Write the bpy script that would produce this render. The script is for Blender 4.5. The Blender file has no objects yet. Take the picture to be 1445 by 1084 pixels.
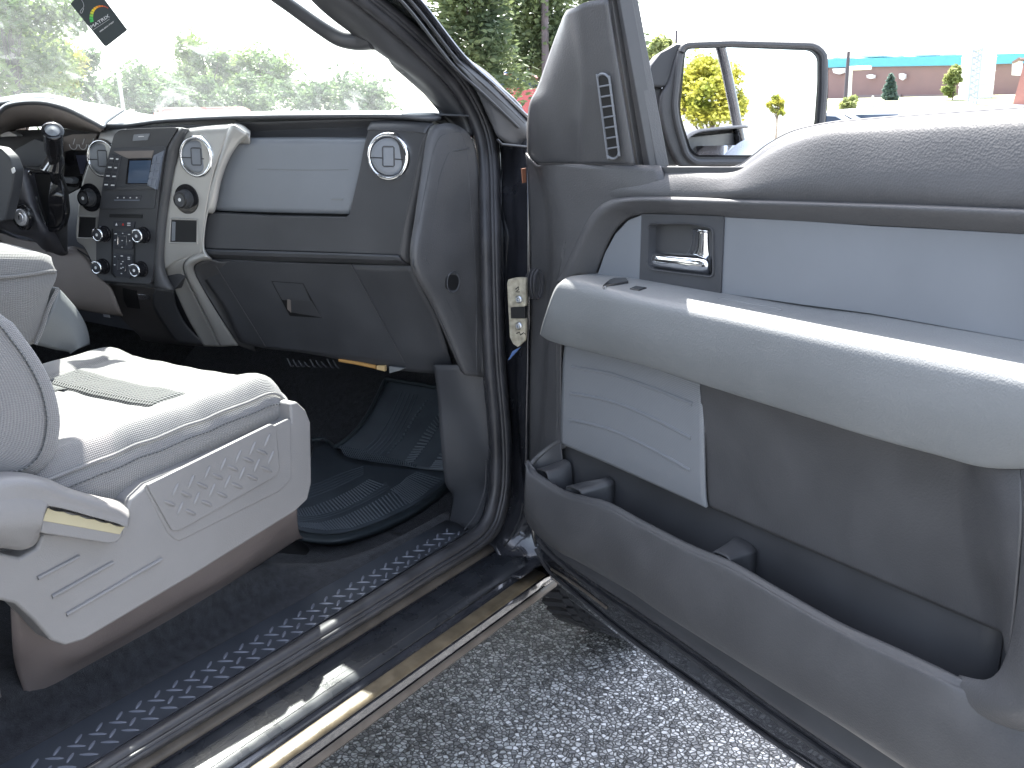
import bpy, bmesh, math, random
from mathutils import Vector, Matrix, noise
random.seed(7)
S = bpy.context.scene
COL = S.collection
R = math.radians
# ------------------------------------------------------------------ camera, world, sun, exposure
F = 1390.0; CX = 722.5; CY = 542.0
CAM = Vector((1.14, -1.83, 1.55))
yaw, pitch, roll = R(34.0), R(15.0), R(1.0)
fw = Vector((-math.sin(yaw)*math.cos(pitch), math.cos(yaw)*math.cos(pitch), -math.sin(pitch)))
rt = Vector((math.cos(yaw), math.sin(yaw), 0)); up = rt.cross(fw)
RT = rt*math.cos(roll)-up*math.sin(roll); UP = up*math.cos(roll)+rt*math.sin(roll)
cd = bpy.data.cameras.new('camera'); cam = bpy.data.objects.new('camera', cd); COL.objects.link(cam)
m = Matrix.Identity(4)
for i in range(3): m[i][0] = RT[i]; m[i][1] = UP[i]; m[i][2] = -fw[i]; m[i][3] = CAM[i]
cam.matrix_world = m
cd.sensor_width = 36; cd.lens = 36*F/1445; cd.clip_start = 0.05; cd.clip_end = 2000
S.camera = cam
SUN_EL, SUN_AZ = R(59.5), R(44.0)      # azimuth measured left of the truck's nose (+Y)
sdir = Vector((-math.sin(SUN_AZ)*math.cos(SUN_EL), math.cos(SUN_AZ)*math.cos(SUN_EL), math.sin(SUN_EL)))
W = bpy.data.worlds.new('World'); S.world = W; W.use_nodes = True
nt = W.node_tree; bg = nt.nodes['Background']
sky = nt.nodes.new('ShaderNodeTexSky'); sky.sky_type = 'NISHITA'; sky.sun_disc = False
sky.sun_elevation = SUN_EL; sky.sun_rotation = -SUN_AZ
sky.air_density = 1.0; sky.dust_density = 2.5; sky.ozone_density = 1.0
hs = nt.nodes.new('ShaderNodeHueSaturation'); hs.inputs['Saturation'].default_value = .62
nt.links.new(sky.outputs[0], hs.inputs['Color']); nt.links.new(hs.outputs[0], bg.inputs[0]); bg.inputs[1].default_value = 0.15
sd = bpy.data.lights.new('sun', 'SUN'); sd.energy = 5.0; sd.angle = R(0.5); sd.color = (1, 0.96, 0.9)
so = bpy.data.objects.new('sun', sd); COL.objects.link(so)
so.rotation_euler = sdir.to_track_quat('Z', 'Y').to_euler(); so.location = (0, 0, 30)
S.view_settings.view_transform = 'Standard'; S.view_settings.look = 'None'
S.view_settings.exposure = 2.45; S.view_settings.gamma = 1
S.render.engine = 'CYCLES'

# ------------------------------------------------------------------ helpers
TH = R(64.0)
DD = Vector((math.sin(TH), -math.cos(TH), 0)); DN = Vector((-math.cos(TH), -math.sin(TH), 0))
NF = Vector((0.2, -1, 0)).normalized()
NA = Vector((1, 0, 0.25)).normalized()
PL = {'x': (Vector((1,0,0)), 0), 'y': (Vector((0,1,0)), 0), 'z': (Vector((0,0,1)), 0),
      'd': (DN, 0), 'f': (NF, 0.0589), 'a': (NA, 0.27)}
CR = {'F': (0,0,1), 'Z1': (0,0,.3322), 'Z2': (0,140,.3321), 'Z3': (220,140,.3874), 'Z4': (480,0,.3322),
      'Z5': (880,0,.3910), 'Z6': (740,230,.4879), 'Z7': (700,560,.5156), 'Z8': (0,340,.4057),
      'Y1': (0,560,.4836), 'Y2': (360,480,.3136), 'Y3': (0,680,.5536), 'Y4': (660,120,.3694), 'Y5': (100,180,.2214),
      'W1': (600,600,.2399), 'W2': (360,0,.2768), 'W3': (200,840,.2251), 'V4': (0,130,.2121), 'V5': (700,0,.4056),
      'V6': (740,560,.2767), 'V7': (1100,780,.2805), 'V8': (0,340,.3322), 'B7': (1140,20,.2111), 'T6': (60,0,.12457), 'S8': (0,640,.2952)}
def ray(px, py): return fw + RT*((px-CX)/F) - UP*((py-CY)/F)
def full(crop, x, y): a = CR[crop]; return a[0]+x*a[2], a[1]+y*a[2]
def hit(px, py, ax, val):
    n, c = PL[ax]; d = ray(px, py); t = (val + c - CAM.dot(n))/d.dot(n); return CAM + d*t
def L(crop, ax, val, s):
    out = []
    for tok in s.split():
        q = [float(a) for a in tok.split(',')]
        px, py = full(crop, q[0], q[1])
        out.append(hit(px, py, ax, q[2] if len(q) > 2 else val))
    return out
def rnd(s, r, n=5):
    """round the corners of a pixel polygon given as a string"""
    p = [Vector([float(a) for a in t.split(',')[:2]]) for t in s.split()]
    out = []
    for i in range(len(p)):
        a, b, c = p[i-1], p[i], p[(i+1) % len(p)]
        u, v = (a-b), (c-b); k = min(r, u.length*.48, v.length*.48)
        p0, p1 = b+u.normalized()*k, b+v.normalized()*k
        for j in range(n+1):
            t = j/n; q = p0*(1-t)**2 + b*2*t*(1-t) + p1*t*t; out.append('%.2f,%.2f' % (q.x, q.y))
    return ' '.join(out)
def cat(p0, p1, p2, p3, t):
    return 0.5*((2*p1)+(p2-p0)*t+(2*p0-5*p1+4*p2-p3)*t*t+(3*p1-p0-3*p2+p3)*t*t*t)
def spl(pts, k=8, closed=False):
    n = len(pts)
    if n < 3: return [pts[0].lerp(pts[-1], j/k) for j in range(k+1)]
    out = []
    for i in range(n if closed else n-1):
        if closed: q = [pts[(i+j-1) % n] for j in range(4)]
        else: q = [pts[max(i-1,0)], pts[i], pts[i+1], pts[min(i+2,n-1)]]
        for j in range(k): out.append(cat(*q, j/k))
    if not closed: out.append(pts[-1].copy())
    return out
def res(pts, N, smooth=True):
    if smooth and len(pts) > 2: pts = spl(pts, 8)
    d = [0]
    for i in range(1, len(pts)): d.append(d[-1]+(pts[i]-pts[i-1]).length)
    out = []; k = 0
    for i in range(N):
        t = d[-1]*i/(N-1)
        while k < len(d)-2 and d[k+1] < t: k += 1
        s = (t-d[k])/max(d[k+1]-d[k], 1e-9); out.append(pts[k].lerp(pts[k+1], min(max(s,0),1)))
    return out
def tag(o, label=None, cat_=None, group=None, kind=None):
    if label: o['label'] = label
    if cat_: o['category'] = cat_
    if group: o['group'] = group
    if kind: o['kind'] = kind
    return o
def link(name, me, mt, parent=None):
    o = bpy.data.objects.new(name, me); COL.objects.link(o)
    if mt:
        me.materials.append(mt)
    if parent: o.parent = parent
    return o
def empty(name, loc=(0,0,0)):
    o = bpy.data.objects.new(name, None); COL.objects.link(o); o.location = loc; return o
def finish(bm, name, mt, parent, smooth=40, bevel=0, solid=0, seg=2, sub=0):
    if parent is not None and parent.type == 'EMPTY' and parent.location.length > 0:
        for v in bm.verts: v.co -= parent.location
    me = bpy.data.meshes.new(name); bm.to_mesh(me); bm.free()
    o = link(name, me, mt, parent)
    me.shade_smooth()
    if smooth < 180 and not bevel: me.set_sharp_from_angle(angle=R(smooth))
    if solid:
        q = o.modifiers.new('s', 'SOLIDIFY'); q.thickness = solid; q.offset = 0
    if bevel:
        q = o.modifiers.new('b', 'BEVEL'); q.width = bevel; q.segments = seg; q.limit_method = 'ANGLE'; q.angle_limit = R(35)
        q.harden_normals = True
        me.set_sharp_from_angle(angle=R(60))
    if sub:
        q = o.modifiers.new('u', 'SUBSURF'); q.levels = sub; q.render_levels = sub
    return o
class MB:
    """collects shapes into one mesh"""
    def __init__(s): s.bm = bmesh.new()
    def grid(s, rows, close=False):
        vs = [[s.bm.verts.new(p) for p in r] for r in rows]
        for i in range(len(vs)-1):
            a, b = vs[i], vs[i+1]
            for j in range(len(a) - (0 if close else 1)):
                k = (j+1) % len(a)
                try: s.bm.faces.new((a[j], a[k], b[k], b[j]))
                except ValueError: pass
        uv = s.bm.loops.layers.uv.verify(); mi = len(rows)//2; mj = len(rows[0])//2
        cu = [0]; cv = [0]
        for j in range(1, len(rows[0])): cu.append(cu[-1]+(rows[mi][j]-rows[mi][j-1]).length)
        for i in range(1, len(rows)): cv.append(cv[-1]+(rows[i][mj]-rows[i-1][mj]).length)
        ix = {}
        for i, r in enumerate(vs):
            for j, v in enumerate(r): ix[v] = (cu[j], cv[i])
        for i in range(len(vs)):
            for v in vs[i]:
                for l in v.link_loops: l[uv].uv = ix.get(l.vert, (0,0))
        return vs
    def box(s, c, e, rot=None):
        M = (rot or Matrix.Identity(3)); vs = []
        for x in (-1,1):
            for y in (-1,1):
                for z in (-1,1): vs.append(s.bm.verts.new(Vector(c)+M@Vector((x*e[0]/2, y*e[1]/2, z*e[2]/2))))
        for f in ((0,1,3,2),(4,6,7,5),(0,4,5,1),(2,3,7,6),(0,2,6,4),(1,5,7,3)): s.bm.faces.new([vs[i] for i in f])
    def tube(s, pts, r, n=10, cap=True):
        rows = []; prev = None
        for i, p in enumerate(pts):
            t = (pts[min(i+1,len(pts)-1)]-pts[max(i-1,0)]).normalized()
            if prev is None: prev = t.orthogonal().normalized()
            a = (prev - t*prev.dot(t)).normalized(); prev = a; b = t.cross(a)
            rr = r[i] if isinstance(r, (list,tuple)) else r
            rows.append([p + (a*math.cos(2*math.pi*k/n)+b*math.sin(2*math.pi*k/n))*rr for k in range(n)])
        vs = s.grid(rows, True)
        if cap: s.bm.faces.new(vs[0][::-1]); s.bm.faces.new(vs[-1])
    def prism(s, pts, vec):
        a = [s.bm.verts.new(p) for p in pts]; b = [s.bm.verts.new(p+vec) for p in pts]; n = len(pts)
        f1 = s.bm.faces.new(a); s.bm.faces.new(b[::-1])
        for i in range(n): s.bm.faces.new((a[(i+1)%n], a[i], b[i], b[(i+1)%n]))
    def lathe(s, c, ax, prof, n=40, cap=True):
        ax = ax.normalized(); a = ax.orthogonal().normalized(); b = ax.cross(a)
        rows = [[c+ax*h+(a*math.cos(2*math.pi*k/n)+b*math.sin(2*math.pi*k/n))*r for k in range(n)] for r, h in prof]
        vs = s.grid(rows, True)
        if cap:
            for e in (0, -1):
                if prof[e][0] > 1e-4: s.bm.faces.new(vs[e])
    def build(s, name, mt, parent=None, **k):
        bmesh.ops.recalc_face_normals(s.bm, faces=s.bm.faces)
        return finish(s.bm, name, mt, parent, **k)
def patch(name, curves, mt, parent, N=60, sub=4, solid=.004, smooth=50, hard=False):
    rows = [res(c, N) for c in curves]
    if sub > 1 and len(rows) > 2:
        R2 = [spl([r[j] for r in rows], sub) for j in range(N)]
        rows = [[R2[j][i] for j in range(N)] for i in range(len(R2[0]))]
    q = MB(); q.grid(rows)
    return q.build(name, mt, parent, solid=solid, smooth=smooth)
def plate(name, crop, ax, val, s, mt, parent, t=.006, bevel=.0015, r=0, seg=2):
    if r: s = rnd(s, r)
    pts = L(crop, ax, val, s); q = MB(); q.prism(pts, -PL[ax][0]*t)
    return q.build(name, mt, parent, bevel=bevel, seg=seg)

from mathutils.bvhtree import BVHTree
def SURF(o, crop, s, off=.001):
    """points on the surface of a finished mesh, seen through the given picture points"""
    me = o.data; t = BVHTree.FromPolygons([v.co[:] for v in me.vertices], [p.vertices[:] for p in me.polygons]); out = []; last = None
    for tok in s.split():
        q = [float(a) for a in tok.split(',')]; px, py = full(crop, q[0], q[1]); d = ray(px, py).normalized()
        h = t.ray_cast(CAM, d)
        if h[0] is None: continue
        n = h[1] if h[1].dot(d) < 0 else -h[1]; out.append(h[0]+n*off)
    return out
# ------------------------------------------------------------------ materials
MATS = {}
CAPEND = None
def mat(name, col, rough=.5, metal=0, bump=None, spec=.5, coat=0, var=None, sheen=0):
    mt = bpy.data.materials.new(name); mt.use_nodes = True; t = mt.node_tree; b = t.nodes['Principled BSDF']
    b.inputs['Base Color'].default_value = (*col, 1); b.inputs['Roughness'].default_value = rough
    b.inputs['Metallic'].default_value = metal; b.inputs['Specular IOR Level'].default_value = spec
    b.inputs['Coat Weight'].default_value = coat; b.inputs['Sheen Weight'].default_value = sheen
    b.inputs['Coat Roughness'].default_value = .03
    tc = t.nodes.new('ShaderNodeTexCoord')
    def nse(scale, detail=3, kind='ShaderNodeTexNoise'):
        n = t.nodes.new(kind); n.inputs['Scale'].default_value = scale
        if kind == 'ShaderNodeTexNoise': n.inputs['Detail'].default_value = detail
        t.links.new(tc.outputs['Object'], n.inputs['Vector']); return n
    if bump:
        kind, scale, strength, dist = bump
        bp = t.nodes.new('ShaderNodeBump'); bp.inputs['Strength'].default_value = strength; bp.inputs['Distance'].default_value = dist
        if kind == 'leather':
            n = nse(scale, kind='ShaderNodeTexVoronoi'); t.links.new(n.outputs['Distance'], bp.inputs['Height'])
        elif kind == 'noise':
            n = nse(scale); t.links.new(n.outputs['Fac'], bp.inputs['Height'])
        elif kind == 'weave':
            mp = t.nodes.new('ShaderNodeVectorMath'); mp.operation = 'SCALE'; mp.inputs['Scale'].default_value = scale
            t.links.new(tc.outputs['UV'], mp.inputs[0])
            sn = t.nodes.new('ShaderNodeVectorMath'); sn.operation = 'SINE'; t.links.new(mp.outputs[0], sn.inputs[0])
            dt = t.nodes.new('ShaderNodeVectorMath'); dt.operation = 'DOT_PRODUCT'; dt.inputs[1].default_value = (1,1,1)
            t.links.new(sn.outputs[0], dt.inputs[0]); t.links.new(dt.outputs['Value'], bp.inputs['Height'])
            # darker threads between the knots
            mr = t.nodes.new('ShaderNodeMapRange'); mr.inputs[1].default_value = -1.6; mr.inputs[2].default_value = 1.2
            mr.inputs[3].default_value = .72; mr.inputs[4].default_value = 1.06
            t.links.new(dt.outputs['Value'], mr.inputs[0])
            mx = t.nodes.new('ShaderNodeVectorMath'); mx.operation = 'SCALE'; mx.inputs[0].default_value = col
            t.links.new(mr.outputs[0], mx.inputs['Scale']); t.links.new(mx.outputs[0], b.inputs['Base Color'])
        t.links.new(bp.outputs[0], b.inputs['Normal'])
    if var:
        amt, scale = var
        n = nse(scale, 6); mr = t.nodes.new('ShaderNodeMapRange'); mr.inputs[1].default_value = .3; mr.inputs[2].default_value = .7
        mr.inputs[3].default_value = 1-amt; mr.inputs[4].default_value = 1+amt
        t.links.new(n.outputs['Fac'], mr.inputs[0])
        mx = t.nodes.new('ShaderNodeVectorMath'); mx.operation = 'SCALE'; mx.inputs[0].default_value = col
        t.links.new(mr.outputs[0], mx.inputs['Scale']); t.links.new(mx.outputs[0], b.inputs['Base Color'])
        mr2 = t.nodes.new('ShaderNodeMapRange'); mr2.inputs[1].default_value = .35; mr2.inputs[2].default_value = .7
        mr2.inputs[3].default_value = max(rough-.08,0.02); mr2.inputs[4].default_value = min(rough+.1,1)
        t.links.new(n.outputs['Fac'], mr2.inputs[0]); t.links.new(mr2.outputs[0], b.inputs['Roughness'])
    MATS[name] = mt; return mt
dark = mat('dark_grained_plastic', (.068,.068,.071), .5, bump=('leather', 330, .45, .0007), var=(.12, 9))
dark2 = mat('dark_smooth_plastic', (.049,.050,.054), .48, bump=('noise', 1500, .25, .0003), var=(.12, 7))
darkflat = mat('dark_matte_plastic', (.050,.052,.058), .55, bump=('noise', 900, .3, .0003), var=(.15, 8))
lgt = mat('light_grey_soft_vinyl', (.17,.178,.182), .5, bump=('leather', 350, .45, .0007), var=(.05, 6))
lgt2 = mat('light_grey_plastic', (.175,.187,.205), .4, bump=('noise', 1500, .15, .0002), var=(.05, 6))
seatpl = mat('seat_side_plastic', (.215,.207,.203), .5, bump=('leather', 500, .4, .0005), var=(.05, 7))
tan = mat('yellowed_grip_plastic', (.42,.37,.24), .5)
fab = mat('seat_cloth', (.225,.218,.214), .85, bump=('weave', 1750, .5, .0006), sheen=.3, spec=.2)
fab2 = mat('seat_cloth_patterned', (.085,.087,.085), .85, bump=('weave', 800, .9, .0016), sheen=.3, spec=.2)
grille_m = mat('speaker_cloth', (.21,.22,.235), .7, bump=('weave', 2400, .4, .0004), spec=.3)
silver = mat('silver_painted_plastic', (.40,.39,.37), .38, metal=.35, bump=('noise', 1200, .1, .0002))
chrome = mat('chrome', (.85,.86,.88), .06, metal=1)
gloss = mat('gloss_black_plastic', (.012,.012,.014), .12)
blk = mat('black_recess', (.008,.008,.009), .6)
paint = mat('black_car_paint', (.022,.023,.028), .22, coat=1, var=(.3, 14))
rub = mat('black_rubber', (.034,.034,.038), .5, bump=('noise', 300, .3, .0006), var=(.3, 20))
matrub = mat('floor_mat_rubber', (.085,.10,.115), .42, bump=('noise', 500, .2, .0004), var=(.2, 12))
matrib = mat('floor_mat_rib', (.13,.15,.17), .35)
treadm = mat('tread_plate_plastic', (.050,.056,.066), .38, bump=('noise', 900, .3, .0003), var=(.12, 9))
carpet = mat('black_carpet', (.026,.026,.030), .95, bump=('noise', 900, 1, .003), var=(.5, 60), sheen=.2, spec=.1)
brown = mat('seat_riser_plastic', (.15,.125,.118), .5, bump=('leather', 420, .3, .0005), var=(.1, 8))
knee = mat('warm_grey_plastic', (.19,.165,.15), .55, bump=('leather', 420, .3, .0005), var=(.1, 8))
dirt = mat('dusty_flange', (.10,.083,.068), .5, bump=('noise', 220, .5, .0008), var=(.3, 14))
beige = mat('dusty_hinge_primer', (.34,.31,.24), .6, bump=('noise', 260, .6, .001), var=(.4, 70))
steel = mat('bolt_steel', (.5,.52,.55), .35, metal=1)
mirror_m = mat('mirror_glass', (.93,.94,.95), .01, metal=1)
whitem = mat('white_marking', (.7,.7,.7), .5)
screen = mat('radio_screen', (.02,.025,.035), .08)
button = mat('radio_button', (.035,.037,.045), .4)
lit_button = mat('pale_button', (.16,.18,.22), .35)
redm = mat('red_marking', (.5,.03,.02), .5)
def mix_glass(name, dust_glare_amt, dust_glare_col=(.8,.85,.85)):
    mt = bpy.data.materials.new(name); mt.use_nodes = True; t = mt.node_tree; t.nodes.clear()
    out = t.nodes.new('ShaderNodeOutputMaterial'); tr = t.nodes.new('ShaderNodeBsdfTransparent'); tr.inputs[0].default_value = (.86,.92,.9,1)
    gl = t.nodes.new('ShaderNodeBsdfGlossy'); gl.inputs['Roughness'].default_value = .02
    lw = t.nodes.new('ShaderNodeLayerWeight'); lw.inputs[0].default_value = .5
    pw = t.nodes.new('ShaderNodeMath'); pw.operation = 'POWER'; pw.inputs[1].default_value = 4.5; t.links.new(lw.outputs['Facing'], pw.inputs[0])
    fr = t.nodes.new('ShaderNodeMath'); fr.operation = 'MULTIPLY_ADD'; fr.inputs[1].default_value = .9; fr.inputs[2].default_value = .05; t.links.new(pw.outputs[0], fr.inputs[0])
    a = t.nodes.new('ShaderNodeMixShader'); t.links.new(fr.outputs[0], a.inputs[0]); t.links.new(tr.outputs[0], a.inputs[1]); t.links.new(gl.outputs[0], a.inputs[2])
    df = t.nodes.new('ShaderNodeBsdfTranslucent'); df.inputs[0].default_value = (*dust_glare_col,1)
    dd = t.nodes.new('ShaderNodeBsdfDiffuse'); dd.inputs[0].default_value = (*dust_glare_col,1)
    ad = t.nodes.new('ShaderNodeMixShader'); ad.inputs[0].default_value = .5
    t.links.new(df.outputs[0], ad.inputs[1]); t.links.new(dd.outputs[0], ad.inputs[2])
    tc = t.nodes.new('ShaderNodeTexCoord')
    n = t.nodes.new('ShaderNodeTexNoise'); n.inputs['Scale'].default_value = 22; n.inputs['Detail'].default_value = 9; n.inputs['Roughness'].default_value = .7  # fine dust, which also lends the glass a painted veil of glare
    n.inputs['Distortion'].default_value = .3
    t.links.new(tc.outputs['Object'], n.inputs['Vector'])
    mr = t.nodes.new('ShaderNodeMapRange'); mr.inputs[1].default_value = .35; mr.inputs[2].default_value = .75
    mr.inputs[3].default_value = dust_glare_amt*.55; mr.inputs[4].default_value = dust_glare_amt*1.9
    t.links.new(n.outputs['Fac'], mr.inputs[0])
    sm = t.nodes.new('ShaderNodeTexNoise'); sm.inputs['Scale'].default_value = 3.2; sm.inputs['Detail'].default_value = 7; sm.inputs['Roughness'].default_value = .62; sm.inputs['Distortion'].default_value = 2.2  # windshield glare and reflections, painted as large white swirls
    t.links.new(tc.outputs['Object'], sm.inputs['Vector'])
    m3 = t.nodes.new('ShaderNodeMapRange'); m3.inputs[1].default_value = .56; m3.inputs[2].default_value = .72; m3.inputs[3].default_value = 0; m3.inputs[4].default_value = dust_glare_amt*6
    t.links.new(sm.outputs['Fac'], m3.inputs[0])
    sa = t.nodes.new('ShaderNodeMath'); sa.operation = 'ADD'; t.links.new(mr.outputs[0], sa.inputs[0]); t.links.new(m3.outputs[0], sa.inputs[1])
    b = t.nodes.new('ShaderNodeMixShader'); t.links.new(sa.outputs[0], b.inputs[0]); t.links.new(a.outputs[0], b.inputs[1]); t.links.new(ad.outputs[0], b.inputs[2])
    t.links.new(b.outputs[0], out.inputs[0]); return mt
glass = mix_glass('dusty_glare_windshield_glass', .045)
cleanglass = mix_glass('clear_side_glass', .03)
CR.update({'R1': (140,195,.09225), 'R2': (130,290,.11074), 'A3': (820,360,.2076), 'M4': (400,490,.2674), 'T5': (200,570,.1753), 'H6': (700,380,.11065)})
NE = (DN - Vector((0,0,.22))); NEl = NE.length
PL['e'] = (NE.normalized(), -.22*1.46/NEl)
PL['t'] = (Vector((0,-.8,1)).normalized(), Vector((0,.46,.48)).dot(Vector((0,-.8,1)).normalized()))
def DP(u, v, w): return DD*u + DN*v + Vector((0,0,w))
def capend(rows, du=.025, v=.028):
    for r in rows:
        p = r[-1]; u0, v0 = p.dot(DD), p.dot(DN)
        r.append(DP(u0+du*.7, v+(v0-v)*.72, p.z)); r.append(DP(u0+du, v+(v0-v)*.3, p.z)); r.append(DP(u0+du*1.05, v, p.z))
    return rows
def text(name, body, loc, xdir, ydir, size, mt, parent, depth=.0006, ext=None):
    cu = bpy.data.curves.new(name, 'FONT'); cu.body = body; cu.size = size; cu.extrude = depth; cu.align_x = 'CENTER'; cu.align_y = 'CENTER'
    if ext: cu.offset = ext
    o = bpy.data.objects.new(name, cu); COL.objects.link(o)
    dg = bpy.context.evaluated_depsgraph_get(); me = bpy.data.meshes.new_from_object(o.evaluated_get(dg))
    bpy.data.objects.remove(o)
    x = xdir.normalized(); z = x.cross(ydir).normalized(); y = z.cross(x)
    M = Matrix.Identity(4)
    for i in range(3): M[i][0]=x[i]; M[i][1]=y[i]; M[i][2]=z[i]; M[i][3]=loc[i]
    me.transform(M); me.name = name
    me.materials.clear()
    return link(name, me, mt, parent)

truck = empty('pickup_truck')
tag(truck, 'black pickup truck with grey interior, seen through its wide open passenger door', 'pickup truck')

# ================================================================== passenger door
q = MB()
out = [(.03,.50),(.07,.46),(1.22,.46),(1.27,.52),(1.28,1.40),(1.24,1.50),(.80,1.50),(.62,1.44),(.03,1.42)]
q.prism([DP(u,-.012,w) for u,w in out], -DN*.11)
door = q.build('passenger_door', paint, truck, bevel=.008, seg=3)
# outer skin with its shoulder line
rows = []
for w, v in [(.46,-.115),(.50,-.135),(.62,-.15),(.90,-.165),(1.15,-.172),(1.25,-.168),(1.30,-.15),(1.36,-.142),(1.42,-.135),(1.455,-.12)]:
    rows.append([DP(u, v, w + (.06*min(max((u-.62)/.2,0),1) if w > 1.4 else 0)) for u in (.0,.3,.6,.9,1.28)])
patch('outer_skin', rows, paint, door, N=40, sub=5, solid=.002)
# window frame: front channel, header, rear post
for nm, s, v, mt_ in [('window_channel', '385,0 402,0 497,598 480,598', .012, dark), ('window_channel', '402,0 418,0 517,598 497,598', .002, rub),
                 ('window_channel', '418,0 430,0 538,598 517,598', .010, dark2), ('window_channel', '430,0 450,0 562,592 538,598', -.004, silver if False else dark)]:
    p = [Vector([float(a) for a in t.split(',')]) for t in s.split()]
    k = 420/598.
    p[0] -= (p[3]-p[0])*k; p[1] -= (p[2]-p[1])*k
    plate(nm, 'V5', 'e', v, ' '.join('%.1f,%.1f' % (a.x, a.y) for a in p), mt_, door, t=.028, bevel=.003)
q = MB(); q.tube(spl([DP(.16,.05,1.87),DP(.5,.06,1.90),DP(.95,.06,1.88),DP(1.16,.04,1.80),DP(1.25,-.02,1.47)],8), .015, 10)
q.build('window_frame', paint, door)
# sail panel in front of the window, two facets
patch('sail_trim', [L('V5','e',-.01,'118,576 112,500 118,372 150,300 200,160 238,60'),
                    L('V5','e',.018,'160,576 165,375 195,300 225,170 250,38'),
                    L('V5','e',.030,'270,576 272,400 285,300 270,150 262,30'),
                    L('V5','e',.038,'300,576 303,420 310,300 295,120 285,22'),
                    L('V5','e',.036,'345,576 345,430 345,300 325,120 318,6'),
                    L('V5','e',.030,'482,578 450,390 432,280 405,120 386,-2')], dark, door, N=30, sub=4, solid=.006)
plate('sail_trim', 'V5','e',.026,'318,8 325,-3 390,-5 300,-420 262,-420', dark, door, t=.03, bevel=.004)
q = MB()
ring = L('V5','e',.0405, rnd('352,268 366,256 380,258 394,272 428,535 418,550 405,553 388,545', 10))
q.tube(spl(ring,2,True)+[ring[0]], .0022, 6); q.build('vent_frame', lgt2, door)
plate('vent_recess', 'V5','e',.0400, rnd('356,275 368,264 380,266 390,278 424,530 414,543 403,544 392,536', 8), blk, door, t=.003, bevel=0)
vl = []
for i in range(7):
    y = 298+i*36; x0 = 354+(y-268)*.13; q = MB(); q.tube(L('V5','e',.0415,'%.1f,%.1f %.1f,%.1f' % (x0+2,y+4,x0+42,y-3)), .0016, 6)
    q.build('vent_louver', lgt2, door)

# main trim backing (left area of the door card)
left = '742,196 747,212 760,232 800,232 900,234 1036,240 1060,232 1040,300 860,300 820,340 805,395 785,400 782,500 800,640 760,650 742,668 738,640 745,560 748,480 750,420 748,330 745,250'
patch('door_card', [L('F','d',.012,'743,216 746,250 748,330 750,400 749,480 746,560 739,640 741,672'),
                    L('F','d',.018,'750,226 760,246 771,300 775,380 770,460 766,540 757,620 746,668'),
                    L('F','d',.036,'758,234 770,246 780,300 783,380 777,460 774,540 768,610 758,656'),
                    L('F','d',.044,'775,232 788,245 795,300 795,380 788,460 788,540 785,610 775,645'),
                    L('F','d',.044,'845,232 850,255 825,290 800,345 787,400 784,460 786,540 790,610 790,636'),
                    L('F','d',.044,'932,234,.024 936,262,.034 885,275,.040 846,300 822,345 804,390 795,420 792,540 795,610 800,630')], dark, door, N=50, sub=5, solid=.005, smooth=180)
plate('door_card_backing','F','d',.024,'800,236 1060,236 1180,190 1520,172 1625,168 1655,1010 1640,1120 1385,985 1000,740 795,640', dark2, door, t=.02, bevel=0)
# groove line under sail
q = MB(); q.tube(L('V5','d',.047,'150,572 300,572 480,574'), .0012, 6); q.build('trim_seam', blk, door)
# upper roll
xs  = [790,830,870,925,985,1036,1064,1085,1120,1169,1220,1271,1340,1445,1545,1600]
y3  = [233,234,236,239,239,239,222,206,188,177,172,168,163,156,150,148]
y25 = [244,245,246,249,247,245,230,215,197,184,180,177,173,167,163,161]
y2  = [256,257,258,259,257,250,236,224,209,195,191,189,186,181,177,175]
y1  = [266,266,267,270,271,270,266,262,258,258,259,260,264,270,274,276]
y0  = [276,276,277,279,280,282,283,284,285,286,288,290,293,297,301,303]
patch('upper_trim_roll', capend([
    [hit(x,y,'d',-.040) for x,y in zip(xs,[a+1 for a in y3])],
    [hit(x,y,'d',.008) for x,y in zip(xs,y3)],
    [hit(x,y,'d',.026) for x,y in zip(xs,y25)],
    [hit(x,y,'d',.042 if x>1000 else .036) for x,y in zip(xs,y2)],
    [hit(x,y,'d',.058 if x>1000 else .042) for x,y in zip(xs,y1)],
    [hit(x,y,'d',.052 if x>1000 else .042) for x,y in zip(xs,y0)],
    [hit(x,y+5,'d',.048 if x>1000 else .040) for x,y in zip(xs,y0)]], .03, -.01), dark, door, N=110, sub=5, smooth=180)
q = MB(); q.tube(spl([hit(x,y-.5,'d',-.045) for x,y in zip(xs[3:],y3[3:])],4), .0045, 8); q.build('belt_seal', rub, door)
# arch bevel around the inserts
o_ = '92,345 112,318 150,238 190,160 232,118 290,103 400,101 700,110 1100,122 1445,137 1650,146'
m_ = '150,325 182,245 215,178 250,142 300,124 350,116 560,125 1000,140 1200,152 1445,166 1650,178'
i_ = '205,328 235,250 262,198 300,160 345,148 450,149 577,155 1000,180 1200,190 1445,205 1650,218'
patch('insert_surround', [L('Z6','d',.050,o_), L('Z6','d',.062,'105,345 125,320 163,240 200,166 240,124 292,109 400,106 700,115 1100,128 1445,142 1650,151'), L('Z6','d',.058,m_), L('Z6','d',.034,i_)], dark, door, N=110, sub=5, smooth=180)
plate('trim_insert','Z6','d',.038,'210,326 232,262 262,206 300,166 338,151 332,338', lgt2, door, t=.01, bevel=.001)
plate('trim_insert','Z6','d',.038,'577,157 800,168 1000,182 1200,192 1445,206 1650,219 1650,568 1445,515 1000,436 800,410 565,376', lgt2, door, t=.01, bevel=.001)
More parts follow.
